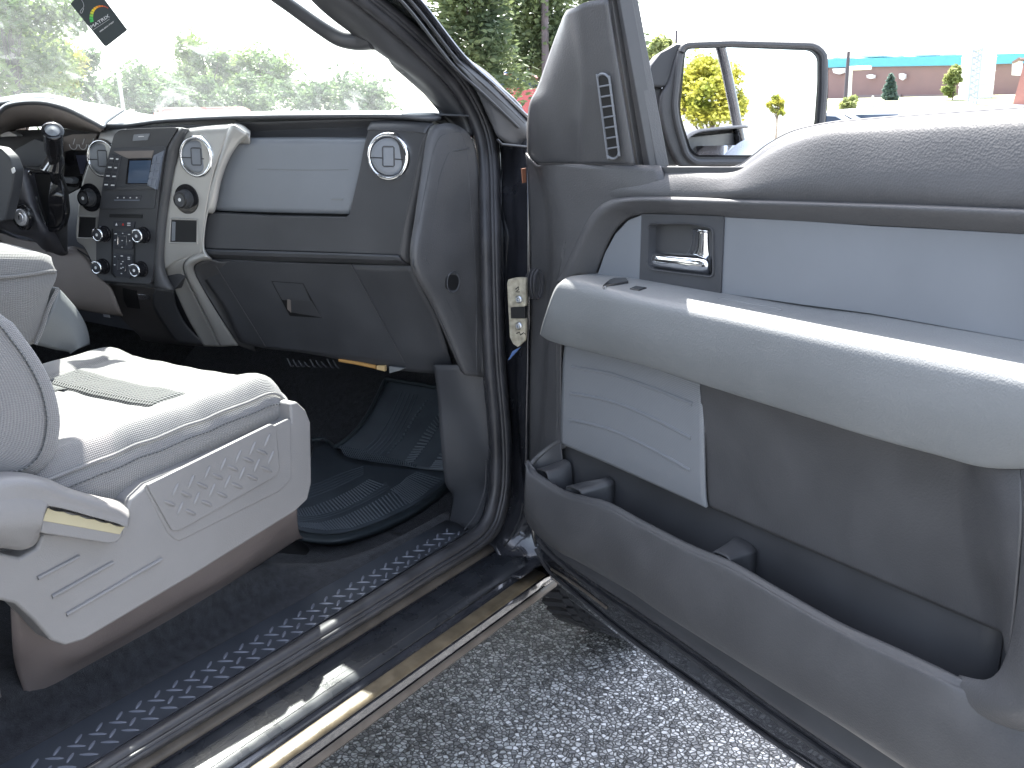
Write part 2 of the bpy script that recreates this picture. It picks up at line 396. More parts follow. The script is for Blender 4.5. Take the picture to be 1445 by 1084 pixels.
# handle bezel with a real recess
bz = MB()
outer = L('Z6','d',.041,'341,148 460,150 577,155 572,265 567,378 450,355 332,338 337,240')
inner = L('Z6','d',.041, rnd('360,178 478,178 543,192 543,328 370,306 357,292',14,3))
inner2 = [p - DN*.045 for p in inner]
outer2 = [p - DN*.012 for p in outer]
no, ni = res(outer+[outer[0]], 97, False), res(inner+[inner[0]], 97, False)
# align the start of the two loops at the upper left
bz.grid([res(outer2+[outer2[0]],97,False), no, ni, [p-DN*.045 for p in ni], [sum(inner2,Vector())/len(inner2)]*97])
bezel = bz.build('handle_bezel', darkflat, door, smooth=30)
q = MB(); q.tube(spl(L('Z6','d',.043, rnd('357,176 478,175 545,189 546,331 368,309 354,293',14,3)),1,True), .0012, 6); q.build('bezel_rim', dark2, door)
# chrome pull: L of a vertical paddle and a horizontal bar
bar = []
for xx, vv in [(362,.012),(366,.030),(380,.038),(430,.040),(480,.040),(515,.036),(535,.028),(541,.010)]:
    yt, yb = 256+(xx-362)*.062, 302+(xx-362)*.145
    c_ = []
    for k in range(13):
        a = math.pi*k/12
        y = (yt+yb)/2 - (yb-yt)/2*math.cos(a); c_.append(L('Z6','d',vv-.014+.022*math.sin(a),'%.1f,%.1f' % (xx,y))[0])
    bar.append(c_)
q = MB(); R2 = [spl([r[j] for r in bar],5) for j in range(13)]; q.grid([[R2[j][i] for j in range(13)] for i in range(len(R2[0]))])
hnd = q.build('door_handle', chrome, door, solid=.002, smooth=180)
pad = []
for yy in (188,191,200,225,250,266,276):
    x0 = 480 if yy < 240 else 480-(yy-240)*.75; c_ = []
    for k in range(9):
        t = k/8; x = x0+(541-x0)*t; vv = .020+.012*math.sin(math.pi*t) - (.02 if yy<190 else 0)
        c_.append(L('Z6','d',vv,'%.1f,%.1f' % (x, yy+ (x-480)*.07))[0])
    pad.append(c_)
q = MB(); R2 = [spl([r[j] for r in pad],4) for j in range(9)]; q.grid([[R2[j][i] for j in range(9)] for i in range(len(R2[0]))])
q.build('handle_paddle', chrome, door, solid=.002, smooth=180)

# armrest
arm = patch('armrest', capend([
    L('Z6','d',.030,'203,318 225,321 332,335 565,372 800,412 1000,436 1200,468 1445,509 1560,532 1650,552'),
    L('Z6','d',.036,'196,322 225,325 332,338 565,377 800,418 1000,443 1200,476 1445,518 1560,540 1650,560'),
    L('Z6','d',.066,'160,327 200,330 332,350 565,396 800,440 1000,474 1200,510 1380,545 1560,580 1640,598'),
    L('Z6','d',.104,'130,332 180,340 332,376 565,420 800,466 1000,505 1200,544 1370,578 1500,604 1620,630'),
    L('Z6','d',.120,'108,345 160,352 332,392 565,440 800,490 1000,530 1200,570 1370,604 1500,632 1620,660'),
    L('Z6','d',.127,'88,368 130,380 332,420 565,472 800,528 1000,575 1200,620 1370,655 1500,680 1610,705'),
    L('Z6','d',.124,'66,430 105,450 332,505 565,560 800,625 1000,680 1200,730 1370,765 1500,785 1605,800'),
    L('Z6','d',.106,'50,484 95,510 332,570 520,628 800,712 1000,772 1200,826 1330,862 1460,868 1600,866'),
    L('Z6','d',.090,'54,498 100,520 332,578 520,638 800,726 1000,788 1200,842 1320,872 1450,880 1600,880'),
    L('Z6','d',.030,'110,500 140,525 340,570 540,630 800,710 1000,770 1200,822 1320,850 1450,860 1600,860')], .03, .026),
    lgt, door, N=120, sub=5, smooth=180)
# armrest switch inlay, lock switch, pull-cup
def sprism(name, pts_s, off, dep, mt_, **k):
    q = MB(); q.prism(SURF(arm,'A3',pts_s,off), Vector((0,0,-dep))); return q.build(name, mt_, door, **k)
q = MB(); q.tube(spl(SURF(arm,'A3','65,213 80,190 130,168 210,168 400,200 640,246 870,290 1100,335 1300,372',.0003),6), .0010, 6); q.build('armrest_seam', dark2, door)
q = MB(); q.tube(spl(SURF(arm,'A3','65,213 110,232 200,232 300,246 380,262 480,290',.0003),6), .0009, 6); q.build('armrest_seam', lgt2, door)
sprism('window_switch','155,228 195,190 225,180 305,178 325,200 250,212',.007,.012,gloss,bevel=.001)
sprism('switch_trim','160,232 175,232 205,197 195,192',.0055,.006,chrome,bevel=.0006)
sprism('lock_switch','332,240 375,222 450,234 395,252',.004,.008,gloss,bevel=.001)
sprism('pull_cup','780,330 850,302 960,307 1180,347 1345,377 1280,396 1180,406 960,366',.0006,.003,lgt2,bevel=.0004)
q = MB(); q.tube(spl(SURF(arm,'A3','930,312 960,303 1180,343 1360,376 1290,398',.001),6), .0016, 6); q.build('pull_cup_rim', lgt, door)
q = MB(); q.tube(spl(SURF(arm,'A3','700,322 760,312 850,300',.0004),6), .0010, 6); q.build('pull_cup_rim', lgt2, door)

# lower door: speaker cloth, dark recess, pocket
spk = patch('speaker_cloth', [L('F','d',.044,'800,476 850,489 911,506 960,520 993,530'),
                        L('F','d',.052,'796,510 850,530 911,552 960,575 993,592'),
                        L('F','d',.048,'793,590 850,615 911,645 960,670 995,690'),
                        L('F','d',.044,'793,626 850,650 911,677 960,699 998,716')], grille_m, door, N=40, sub=5, solid=.006)
for s in ('140,590 250,610 370,650 490,698', '135,665 250,688 370,735 485,795', '135,742 250,770 370,825 482,888'):
    q = MB(); q.tube(spl(SURF(spk,'Z6',s,.0012),6), .0046, 8); q.build('cloth_rib', grille_m, spk)
patch('recess_panel', [
    L('Z7','d',.035,'560,-40,.052 566,60,.050 570,150,.042 577,297,.036'),
    L('Z7','d',.035,'600,-40,.055 608,60,.050 640,180,.040 680,300,.035 690,346,.033'),
    L('Z7','d',.035,'900,40,.060 900,120,.050 900,220,.040 900,330,.034 900,436,.030'),
    L('Z7','d',.035,'1200,140,.060 1210,250,.048 1220,370,.040 1240,480,.034 1260,591,.030'),
    L('Z7','d',.035,'1285,170,.062 1290,290,.052 1305,400,.045 1340,520,.040 1352,630,.035'),
    L('Z7','d',.035,'1330,180,.082 1345,310,.074 1365,430,.070 1385,560,.064 1388,648,.055'),
    L('Z7','d',.035,'1390,185,.090 1395,320,.098 1400,440,.094 1405,570,.088 1398,700,.085'),
    L('Z7','d',.035,'1440,190,.094 1440,330,.108 1432,450,.104 1420,580,.100 1405,700,.098')], dark, door, N=40, sub=6, smooth=180)
patch('rear_trim', [
    L('Z7','d',.104,'1436,190,.094 1443,300 1440,450 1424,600 1405,690 1380,750 1340,776 1270,764,.096'),
    L('Z7','d',.116,'1470,190,.098 1475,300 1472,450 1458,600 1440,710 1410,785 1350,815 1265,782,.104'),
    L('Z7','d',.122,'1530,190,.100 1535,300 1535,450 1525,600 1515,740 1480,840 1400,870 1280,840,.110'),
    L('Z7','d',.100,'1620,190 1625,300 1630,450 1630,600 1625,760 1600,880 1500,930 1300,900'), L('Z7','d',.060,'1690,190 1695,300 1700,450 1700,600 1695,780 1670,920 1540,980 1310,920'), L('Z7','d',.010,'1705,190 1710,300 1715,450 1715,600 1710,790 1685,940 1550,1000 1310,930')], dark, door, N=50, sub=6, smooth=180)
patch('rear_trim', [
    L('F','d',.050,'1495,330 1500,480 1500,640'), L('F','d',.060,'1520,330 1525,480 1530,640'), L('F','d',.02,'1560,330 1570,480 1580,640')], dark, door, N=12, sub=3)
p0 = '746,650 752,663 768,675 795,692 820,700 859,710 906,735 975,770 1033,794 1100,832 1184,879 1268,917 1324,943 1358,960 1390,970,.094 1460,985,.085 1560,1010,.08'
p1 = '743,658 748,672 765,688 795,705 820,713 858,724 905,750 975,787 1033,813 1100,852 1184,901 1268,942 1330,972 1380,993,.110 1460,1018,.100 1560,1046,.09'
pa = '742,654 749,667 766,681 795,698 820,706 858,717 905,742 975,778 1033,803 1100,842 1184,889 1268,929 1328,957 1372,976,.104 1460,1000,.092 1560,1026,.085'
patch('map_pocket', [
    L('F','d',.098,'758,668 765,676 775,684 795,700 820,708 859,718 906,743 975,778 1033,802 1100,840 1184,887 1268,925 1324,951 1358,968 1390,978,.090 1460,993,.08 1560,1018,.075'),
    L('F','d',.103,p0), L('F','d',.112,pa), L('F','d',.117,p1),
    L('F','d',.121,'741,690 752,704 770,722 800,742 825,752 860,768 905,793 975,838 1033,874 1100,912 1184,962 1268,1010 1330,1042 1380,1066 1460,1100 1560,1140'),
    L('F','d',.112,'741,712 748,728 765,748 790,768 815,780 848,800 888,824 928,850 1008,900 1097,955 1183,1006 1284,1070 1340,1104 1400,1140 1480,1185 1560,1230'),
    L('F','d',.090,'741,722 747,740 765,760 790,778 815,791 851,811 892,835 931,862 1010,912 1100,968 1184,1020 1284,1086 1340,1120 1400,1160 1480,1210 1560,1260'),
    L('F','d',.040,'748,724 755,744 772,760 796,776 822,789 858,808 898,830 940,856 1020,905 1110,960 1194,1012 1294,1076 1350,1110 1410,1150 1490,1200 1570,1250')],
    dark, door, N=150, sub=5, smooth=180)
# pocket interior
us = [.075,.12,.3,.5,.7,.9,1.08,1.15]
patch('pocket_well', [[DP(u,.024,.905+.02*u) for u in us], [DP(u,.028,.80) for u in us], [DP(u,.038,.70) for u in us], [DP(u,.060,.685) for u in us], [DP(u,.088,.69) for u in us], [DP(u,.095,.76) for u in us], [DP(u,.097,.800+.012*u) for u in us]], dark2, door, N=30, sub=4)
for uu, sl in ((1.14,0),):
    patch('pocket_end', [[DP(uu,.03,.79 if uu<.5 else .82),DP(uu,.095,.76)],[DP(uu,.03,.69),DP(uu,.095,.69)]], dark2, door, N=6, sub=1)
def low(p, w): return Vector((p.x, p.y, w))
for a_, b_ in (('215,462,.098 300,440,.075 390,424,.055 425,415,.030','285,488,.098 365,466,.072 430,446,.050 455,434,.030'), ('965,796,.098 1015,768,.075 1060,738,.050 1080,722,.030','1040,830,.098 1100,808,.072 1155,790,.050 1175,778,.030')):
    A, B = L('V6','d',0,a_), L('V6','d',0,b_)
    patch('pocket_divider', [[low(p,.69)-DD*.004 for p in A], [low(p,p.z-.02)-DD*.002 for p in A], A, [p.lerp(q_,.5)+Vector((0,0,.003)) for p,q_ in zip(A,B)], B, [low(p,p.z-.02)+DD*.002 for p in B], [low(p,.69)+DD*.004 for p in B]], dark2, door, N=24, sub=5, smooth=180)
q = MB(); q.tube(spl(L('V6','d',0,'192,222,.042 150,244,.050 110,272,.062 70,305,.078 45,330,.092 28,352,.100'),6), .0055, 10); q.build('pocket_rim', dark, door)
rim = L('V6','d',0,'192,222,.042 150,244,.050 110,272,.062 70,305,.078 45,330,.092 28,352,.100')
patch('pocket_inner_wall', [[p-DN*.045-DD*.01 for p in rim], rim, [low(p, p.z-.05)+DD*.004 for p in rim], [low(p,.70)+DD*.012 for p in rim]], dark2, door, N=30, sub=3, smooth=180)
cs = [L('V6','d',0,t_) for t_ in ('60,345,.092 100,335,.075 150,318,.055 195,300,.040','90,375,.095 130,362,.078 175,345,.058 215,325,.040','120,398,.097 160,392,.080 205,378,.060 240,352,.040')]
patch('cup_shelf', [[low(p,p.z-.012) for p in cs[0]], cs[1], [low(p,p.z-.01) for p in cs[2]], [low(p,.70)+DD*.004 for p in cs[2]]], dark2, door, N=24, sub=5, smooth=180)
# lower strip, metal edge, seal
patch('lower_trim', [
    L('F','d',.052,'745,716 760,745 790,772 848,805 900,835 1000,895 1100,960 1200,1022 1300,1082 1420,1160 1560,1250'),
    L('F','d',.050,'752,742 766,760 790,784 837,815 895,852 1000,925 1100,996 1200,1062 1300,1130 1420,1210 1560,1300'),
    L('F','d',.030,'754,746 768,764 792,788 837,819 895,857 1000,930 1100,1002 1200,1070 1300,1138 1420,1218 1560,1308')], darkflat, door, N=60, sub=3, smooth=40)
patch('door_flange', [
    L('F','d',.022,'752,740 768,764 792,787 837,818 895,856 1000,929 1100,1001 1221,1084 1420,1218 1560,1310'),
    L('F','d',.014,'758,768 778,790 800,806 840,840 895,882 1000,955 1100,1026 1190,1084 1380,1212 1540,1318'),
    L('F','d',.006,'762,786 775,800 800,822 840,856 895,900 1000,975 1100,1046 1160,1084 1360,1222 1520,1328'),
    L('F','d',-.01,'764,800 775,812 800,834 840,868 895,912 1000,986 1100,1056 1145,1086 1350,1232 1510,1338')], paint, door, N=60, sub=3, smooth=40)
q = MB(); q.tube(spl(L('F','d',.022,'760,762 772,778 795,798 840,833 895,871 1000,945 1100,1018 1200,1088 1400,1222'),8), .006, 8); q.build('door_seal', rub, door)
q = MB(); q.tube(spl(L('F','d',.010,'756,775 772,803 795,825 840,862 895,906 1000,981 1100,1053 1160,1094 1350,1224'),8), .004, 8); q.build('drip_seal', rub, door)
# dusty hem along the lower front corner
q = MB(); q.tube(spl(L('F','d',.016,'778,803 800,817 830,838 856,858'),8), .0035, 6); q.build('dusty_hem', dirt, door)
# wiring boot between pillar and door
for k, (xx, yy, rr) in enumerate(((748,401,.022),(752,401,.024),(756,401,.024),(760,401,.022))):
    c = hit(xx,yy,'d',.005+.012*k); q = MB(); pts = [c+(Vector((0,0,1))*math.cos(a*math.pi/12)*1.35+DN*math.sin(a*math.pi/12)*.5)*rr for a in range(25)]
    q.tube(pts, .0032, 6, cap=False); q.build('wiring_boot', rub, door)

# ------------------------------------------------------------------ side mirror
MC = hit(1062,142,'d',-.30)
mn = (Vector((.57,-.82,0.02))).normalized()
PL['m'] = (mn, MC.dot(mn))
glp = rnd('218,172 380,166 680,178 706,205 706,300 695,455 640,560 500,566 262,566 238,545 208,450 196,400 212,230',22)
mb = MB(); mb.prism(L('Z5','m',.010, rnd('205,160 380,148 690,156 738,185 738,330 725,470 690,590 420,606 205,606 168,540 142,460 130,390 134,340 162,300 185,215',25)), -mn*.045)
rim_o = rnd('205,155 380,147 690,154 738,185 739,330 728,470 680,600 420,606 205,606 170,540 144,460 132,390 136,340 164,300 187,210',25)
mir = mb.build('side_mirror', dark, truck, bevel=.006, seg=3)
plate('mirror_edge','Z5','m',.0125, glp, gloss, mir, t=.004, bevel=0)
gv = [Vector([float(a) for a in t.split(',')]) for t in glp.split()]
cgl = sum(gv, Vector((0,0)))/len(gv)
glp2 = ' '.join('%.1f,%.1f' % tuple(cgl+(a-cgl)*.97) for a in gv)
plate('mirror_glass','Z5','m',.0140, glp2, mirror_m, mir, t=.002, bevel=0)
# housing shell bulging away behind the glass
def shrink(pts, k, off):
    c = sum(pts, Vector())/len(pts); return [c+(p-c)*k+off for p in pts]
o0 = L('Z5','m',.006, rim_o)
q = MB(); lp = res(o0+[o0[0]], 61, False)[:-1]
q.grid([lp, shrink(lp,1.0,-mn*.03), shrink(lp,.97,-mn*.07), shrink(lp,.88,-mn*.11), shrink(lp,.65,-mn*.14), shrink(lp,.2,-mn*.15)], True)
q.build('mirror_housing', paint, mir, smooth=180)
# front rim bezel (ring standing proud of the glass)
q = MB(); q.tube(spl([p+mn*.004 for p in L('Z5','m',.012, rnd('212,163 380,157 685,165 722,195 722,330 711,465 668,583 420,587 258,587 226,560 192,445 183,385 200,220',25,4))],1,True), .0065, 8); q.build('mirror_rim', dark, mir)
# inner cover and arm to the door
q = MB()
arm0 = L('Z5','m',-.02,'78,320 142,314 136,390 150,480 200,600 112,600 96,470')
q.prism(arm0, -mn*.06); q.build('mirror_arm', dark, mir, bevel=.006, seg=3)
capf = L('Z5','m',.0,'80,312 98,235 133,190 190,156 212,158 190,215 166,302 150,316')
q = MB(); q.prism(capf, -mn*.10); q.build('mirror_cap', dark2, mir, bevel=.012, seg=4)
if 0: q = MB(); q.tube(spl([MC-mn*.07-RT*.10-UP*.05, DP(.34,-.12,1.50), DP(.36,-.09,1.46)],5), [.03]*11, 10); q.build('mirror_mount', dark, mir)
# ================================================================== body: aperture, pillar, sill
body_px = '520,0 560,32 600,68 640,108 665,145 684,190 690,240 692,305 697,489 706,600 708,660 703,710 682,755 600,808 500,871 200,1055 60,1140 -120,1250'
cen = res([Vector([float(a) for a in t.split(',')]).to_3d() for t in ('420,-80 470,-40 '+body_px).split()], 160)
def offc(o):
    out = []
    for i, p in enumerate(cen):
        t = (cen[min(i+1,159)]-cen[max(i-1,0)]).normalized(); out.append(Vector((p.x + (-t.y)*o*-1, p.y + t.x*o*-1, 0)))
    return out
def apx(px, py, x0):
    """point on the side plane x0 below the belt, leaning inwards above it"""
    a = hit(px, py, 'x', x0)
    if a.z > 1.3:
        n = NA; c = Vector((x0,0,1.3)).dot(n); d = ray(px,py); a = CAM + d*((c-CAM.dot(n))/d.dot(n))
    return a
def ap(o, x0): return [apx(p.x, p.y, x0) for p in offc(o)]
frame = patch('door_frame', [ap(-19,-.20), ap(-13,-.165), ap(13,-.150), ap(17,-.150), ap(24,-.165)], paint, truck, N=160, sub=3, smooth=60)
seal_rows = [(-15,-.165),(-14,-.142),(-10,-.130),(-5,-.124),(-1,-.123),(0,-.131),(1,-.122),(4,-.117),(5,-.124),(6,-.117),(10,-.115),(13,-.124),(14,-.15)]
patch('weatherstrip', [ap(o,x) for o,x in seal_rows], rub, frame, N=200, sub=2, smooth=180)
# outer body between the seal and the door: windshield pillar and hinge pillar
oc = '500,-80 540,-45 590,0 653,80 700,122 742,165 743,235 744,305 744,480 742,600 742,680 748,745 768,806'
ic = '455,-80 500,-40 545,0 585,34 625,68 662,102 690,143 704,190 708,240 710,305 714,489 722,600 724,660 722,700'
ocv = [apx(*[float(a) for a in t.split(',')], -.05) for t in oc.split()]
icv = [apx(*[float(a) for a in t.split(',')], -.145) for t in ic.split()]
a_, b_ = res(icv,60), res(ocv,60)
rows = [a_, [p.lerp(q_,.2)+Vector((.012,0,0)) for p,q_ in zip(a_,b_)], [p.lerp(q_,.5)+Vector((.014,-.004,0)) for p,q_ in zip(a_,b_)], [p.lerp(q_,.85)+Vector((.012,0,0)) for p,q_ in zip(a_,b_)], b_]
patch('hinge_pillar', rows, paint, frame, N=60, sub=4, smooth=180)
# bright outer moulding along the windshield pillar
for o1, rr, mt_ in (((0,0),.006,paint),((-7,6),.0035,rub),((-14,12),.003,dark2)):
    pts = [apx(x+o1[0], y+o1[1], -.045) for x, y in ((480,-98),(540,-48),(590,0),(653,80),(700,124),(746,168))]
    q = MB(); q.tube(spl(pts,8), rr, 8); q.build('pillar_moulding', mt_, frame)
# moulded corner cover at the foot of the pillar
patch('pillar_corner_cover', [
    [apx(*full('W2',x,y),-.06) for x,y in ((1010,300),(1060,295),(1180,370),(1290,480),(1385,590))],
    [apx(*full('W2',x,y),-.045) for x,y in ((1040,340),(1110,370),(1200,440),(1290,540),(1385,640))],
    [apx(*full('W2',x,y),-.05) for x,y in ((1110,430),(1160,470),(1230,540),(1300,620),(1385,700))],
    [apx(*full('W2',x,y),-.07) for x,y in ((1190,590),(1215,650),(1240,700),(1300,735),(1385,748))]], dark2, frame, N=30, sub=5, smooth=180)
q = MB(); q.tube([apx(*full('W2',x,y),-.05) for x,y in ((1235,712),(1255,735),(1300,740),(1385,748))], .003, 6); q.build('cover_edge', rub, frame)
# dusty hinge plate with its two bolts
hp = plate('door_hinge','H6','y',-.030, rnd('165,170 180,125 260,103 330,98 402,105 402,450 385,470 218,478 218,618 400,618 398,860 385,905 300,985 240,945 200,860 180,500',8), beige, truck, t=.008, bevel=.001)
for yy in (383,720):
    c = L('H6','y',-.0382,'297,%d' % yy)[0]
    q = MB(); q.lathe(c, Vector((0,-1,0)), [(.0085,0),(.0085,.004),(.0062,.006),(.0040,.006),(.0030,.002)], 24); q.build('bolt', steel, hp)
plate('hinge_check','H6','y',-.030,'218,480 400,470 400,620 220,618', blk, hp, t=.0105, bevel=.001)
for s in ('250,255 285,225 290,260 250,290 300,290','260,820 300,800 310,840 350,810 380,830'):
    q = MB(); q.tube(L('H6','y',-.0385,s), .0012, 5); q.build('grease_mark', blk, hp)
plate('bare_paint_patch','Y4','x',-.045,'208,320 222,318 224,372 212,375', mat('brown_primer',(.22,.09,.05),.6), frame, t=.003, bevel=0)
plate('hinge_foot','Y4','y',-.028,'158,1050 175,1015 205,1000 165,1045', mat('blue_paint',(.08,.14,.3),.3), hp, t=.004, bevel=0)
patch('cowl_end', [[Vector((-.02,.14,z)) for z in (.5,1.0,1.45)], [Vector((-.30,.16,z)) for z in (.5,1.0,1.45)]], paint, frame, N=10, sub=1)

# sill, lengthwise strips (profile across x,z), straight along the truck
def strip(name, prof, y0, y1, mt_, parent, endcurve=None, N=24, smooth=35):
    rows = [[Vector((x, y0+(y1-y0)*i/N, z)) for i in range(N+1)] for x, z in prof]
    q = MB(); q.grid(rows); return q.build(name, mt_, parent, smooth=smooth, solid=.002)
rocker = strip('rocker_panel', [(-.142,.552),(-.134,.548),(-.120,.538),(-.085,.531),(-.055,.522),(-.040,.510),(-.036,.500),(-.016,.499),(-.004,.492),(-.001,.480),(-.004,.470),(.004,.462),(-.004,.455),(-.05,.445),(-.12,.43)], .03, -2.6, paint, truck, smooth=28)
strip('dusty_ledge', [(-.150,.556),(-.142,.558),(-.133,.553),(-.128,.546)], .0, -2.6, dirt, rocker)
strip('gold_step', [(-.0375,.5045),(-.034,.503),(-.016,.502),(-.006,.4965)], -.0, -2.6, mat('gold_brown_tone',(.105,.082,.052),.4,bump=('noise',150,.5,.001),var=(.35,30)), rocker)  # the step strip is gold-brown with an uneven tone
strip('dusty_hem', [(.0,.4745),(.004,.4685),(.0065,.463),(.004,.4575)], .03, -2.6, dirt, rocker)
guard = patch('scuff_guard', [[Vector((x, y, z+.003)) for y in [.02-abs(x+.085)*.9]+[-.2,-.6,-1.0,-1.035]] for x,z in [(-.122,.540),(-.110,.537),(-.085,.532),(-.060,.525),(-.047,.517)]], mat('black_scuff_guard',(.02,.022,.026),.3,bump=('noise',700,.5,.0006),var=(.2,20)), rocker, N=50, sub=3, smooth=180)
patch('scuff_guard', [[Vector((x, y, z+.003)) for y in [-1.042,-1.5,-2.2,-2.6]] for x,z in [(-.122,.540),(-.110,.537),(-.085,.532),(-.060,.525),(-.047,.517)]], MATS['black_scuff_guard'], rocker, N=20, sub=3, smooth=180)
for i in range(4):
    x = -.100+.012*i; z = .5395-.0028*i
    q = MB(); q.tube([Vector((x,-.99,z)),Vector((x,-.60,z)),Vector((x,-.16,z))], .0016, 6); q.build('guard_rib', MATS['black_scuff_guard'], guard)
# front corner of the sill running into the pillar
patch('sill_corner', [
    L('W1','x',-.150,'360,700 440,600 480,480 500,330 505,150 505,0'),
    L('W1','x',-.130,'400,720 470,640 520,480 535,330 535,150 530,0'),
    L('W1','x',-.100,'440,800 520,700 560,560 575,400 575,200 570,0'),
    L('W1','x',-.060,'480,880 600,780 640,640 650,500 640,300 620,0'),
    L('W1','x',-.020,'560,900 690,800 740,700 740,560 700,300 680,0')], paint, rocker, N=30, sub=5, smooth=180)
q = MB(); q.tube(spl(L('W1','x',-.075,'465,712 500,665 540,590 562,530 575,460'),6), .0022, 6); q.build('drain_crease', blk, rocker)

# tread plate with its raised pattern
tread = patch('tread_plate', [[Vector((x, y, z)) for y in (.03,-.3,-1.0,-1.8)] for x, z in [(-.330,.545),(-.325,.556),(-.31,.556),(-.205,.556),(-.180,.556),(-.176,.548)]], treadm, truck, N=20, sub=1, smooth=30)
def lug(parent, c, d, l, w, h, nrm, mt_, name='raised_bar'):
    d = d.normalized(); s = nrm.cross(d).normalized(); q = MB(); rows = []
    for t in (-1,-.8,-.4,0,.4,.8,1):
        ww = w*math.sqrt(max(1-t*t,0.0))+.0002
        rows.append([c+d*(l/2*t)+s*(ww/2*k)+nrm*(h*(1-k*k)*math.sqrt(max(1-t*t,0))) for k in (-1,-.6,0,.6,1)])
    q.grid(rows); return q.build(name, mt_, parent, smooth=180)
zn = Vector((0,0,1)); me_a = me_b = None; cnt = 0
# two columns of crossed bars
keep = []
cell = [L('W3','z',.5565,'%d,%d' % (x,y))[0] for x, y in ((205,600),(210,562),(180,661),(170,710))]
stp = (L('W3','z',.5565,'317,538')[0] - cell[0]).y
for i in range(-9, 26):
    for k, c in enumerate(cell):
        p = Vector((c.x, c.y + stp*i, .5565))
        if -1.25 < p.y < -.01: keep.append((p, Vector((.83,.56,0)) if k in (0,3) else Vector((-.56,.83,0))))
keep = sorted(keep, key=lambda b: b[0].y); rest = keep[100:]; keep = keep[:100]
proto = {}
for c, d in keep:
    k = round(d.x,2)
    if k not in proto:
        o = lug(tread, Vector((0,0,0)), d, .036 if d.x > 0 else .030, .0085, .004, zn, mat('pale_tread_bar_%d' % len(proto),(.16,.17,.20),.3)); proto[k] = o; o.location = c  # bars get a lighter, bluish tone than the plate
    else:
        o = proto[k].copy(); COL.objects.link(o); o.location = c
if rest:
    q = MB()
    for c, d in rest:
        d = d.normalized(); s_ = zn.cross(d); l = .036 if d.x > 0 else .030; rows = []
        for t_ in (-1,-.8,-.4,0,.4,.8,1):
            ww = .0085*math.sqrt(max(1-t_*t_,0.0))+.0002; rows.append([c+d*(l/2*t_)+s_*(ww/2*k)+zn*(.004*(1-k*k)*math.sqrt(max(1-t_*t_,0))) for k in (-1,-.6,0,.6,1)])
        q.grid(rows)
    ob = q.build('raised_bars', MATS['pale_tread_bar_0'], tread, smooth=180); ob['kind'] = 'stuff'
# carpet and floor
carp = patch('carpet', [
    [Vector((-.326,y,.552)) for y in (.06,-.2,-.6,-1.1,-1.6)],
    [Vector((-.350,y,.562)) for y in (.06,-.2,-.6,-1.1,-1.6)],
    [Vector((-.385,y,z)) for y,z in ((.06,.50),(-.2,.545),(-.6,.605),(-1.1,.60),(-1.6,.59))],
    [Vector((-.420,y,z)) for y,z in ((.06,.47),(-.2,.50),(-.6,.650),(-1.1,.645),(-1.6,.64))],
    [Vector((-.60,y,z)) for y,z in ((.06,.465),(-.28,.468),(-.62,.655),(-1.1,.65),(-1.6,.65))],
    [Vector((-1.6,y,z)) for y,z in ((.06,.465),(-.28,.468),(-.62,.655),(-1.1,.65),(-1.6,.65))]], carpet, truck, N=40, sub=5, smooth=180)
patch('toe_board', [[Vector((x,y,z)) for x in (-.15,-2.2)] for y,z in ((.02,.462),(.44,.466),(.49,.50),(.95,.868),(1.0,.93),(1.02,1.4))], carpet, carp, N=10, sub=1)
# kick panel between dash end and sill
patch('kick_panel', [
    L('F','x',-.27,'612,515,-.30 618,560,-.30 622,620,-.30 628,680,-.31 640,700,-.31 634,740,-.325'),
    L('F','x',-.26,'640,515,-.24 648,560,-.24 655,620,-.25 662,680,-.26 652,715,-.28 642,744,-.30'),
    L('F','x',-.21,'668,515,-.20 674,560,-.20 680,620,-.20 686,680,-.21 676,718,-.22 660,745,-.24'),
    L('F','x',-.17,'690,515,-.17 694,560,-.17 700,620,-.17 700,690,-.17 690,735,-.175 676,756,-.18')], darkflat, truck, N=30, sub=4, smooth=60)
for s in ('655,748 672,725 684,690 686,650','664,750 680,728 690,695 693,655'):
    q = MB(); q.tube(spl([hit(*[float(a) for a in t.split(',')],'x',-.185) for t in s.split()],6), .0022, 6); q.build('kick_panel_rib', dark2, frame)

# ================================================================== passenger seat
seat = empty('passenger_seat'); seat.parent = truck
def cz(a, b):      # cushion height: a across (0 outer .. 1 inner), b rear(0)..front(1)
    bol = .018*(math.exp(-((a-.07)/.085)**2)+math.exp(-((a-.93)/.085)**2))
    z = 1.020 + .045*b + bol*(1-.35*b)
    z -= .012*math.exp(-((a-.5)/.3)**2)*(1-b)
    if b > .9: z -= .05*((b-.9)/.1)**2.2
    # seams
    for s_ in (.17,.83): z -= .006*math.exp(-((a-s_)/.012)**2)
    z -= .007*math.exp(-((b-.62)/.014)**2)*(1 if .17<a<.83 else 0)
    z += .0022*noise.noise(Vector((a*9,b*14,1)))*1.5
    return z
rows = []
NA_, NB = 90, 70
for i in range(NA_+1):
    a = i/NA_; row = []
    for j in range(NB+1):
        b = j/NB
        x = -.305 - .555*a; y = -1.18 + .695*b
        z = cz(a, b)
        e = min(a, 1-a)
        if e < .05: z -= .030*(1-e/.05)**2 + 0; 
        fr = max(0, (b-.93)/.07); y += -.012*(1 - (1-abs(2*a-1)**4))*fr
        row.append(Vector((x, y, z)))
    rows.append(row)
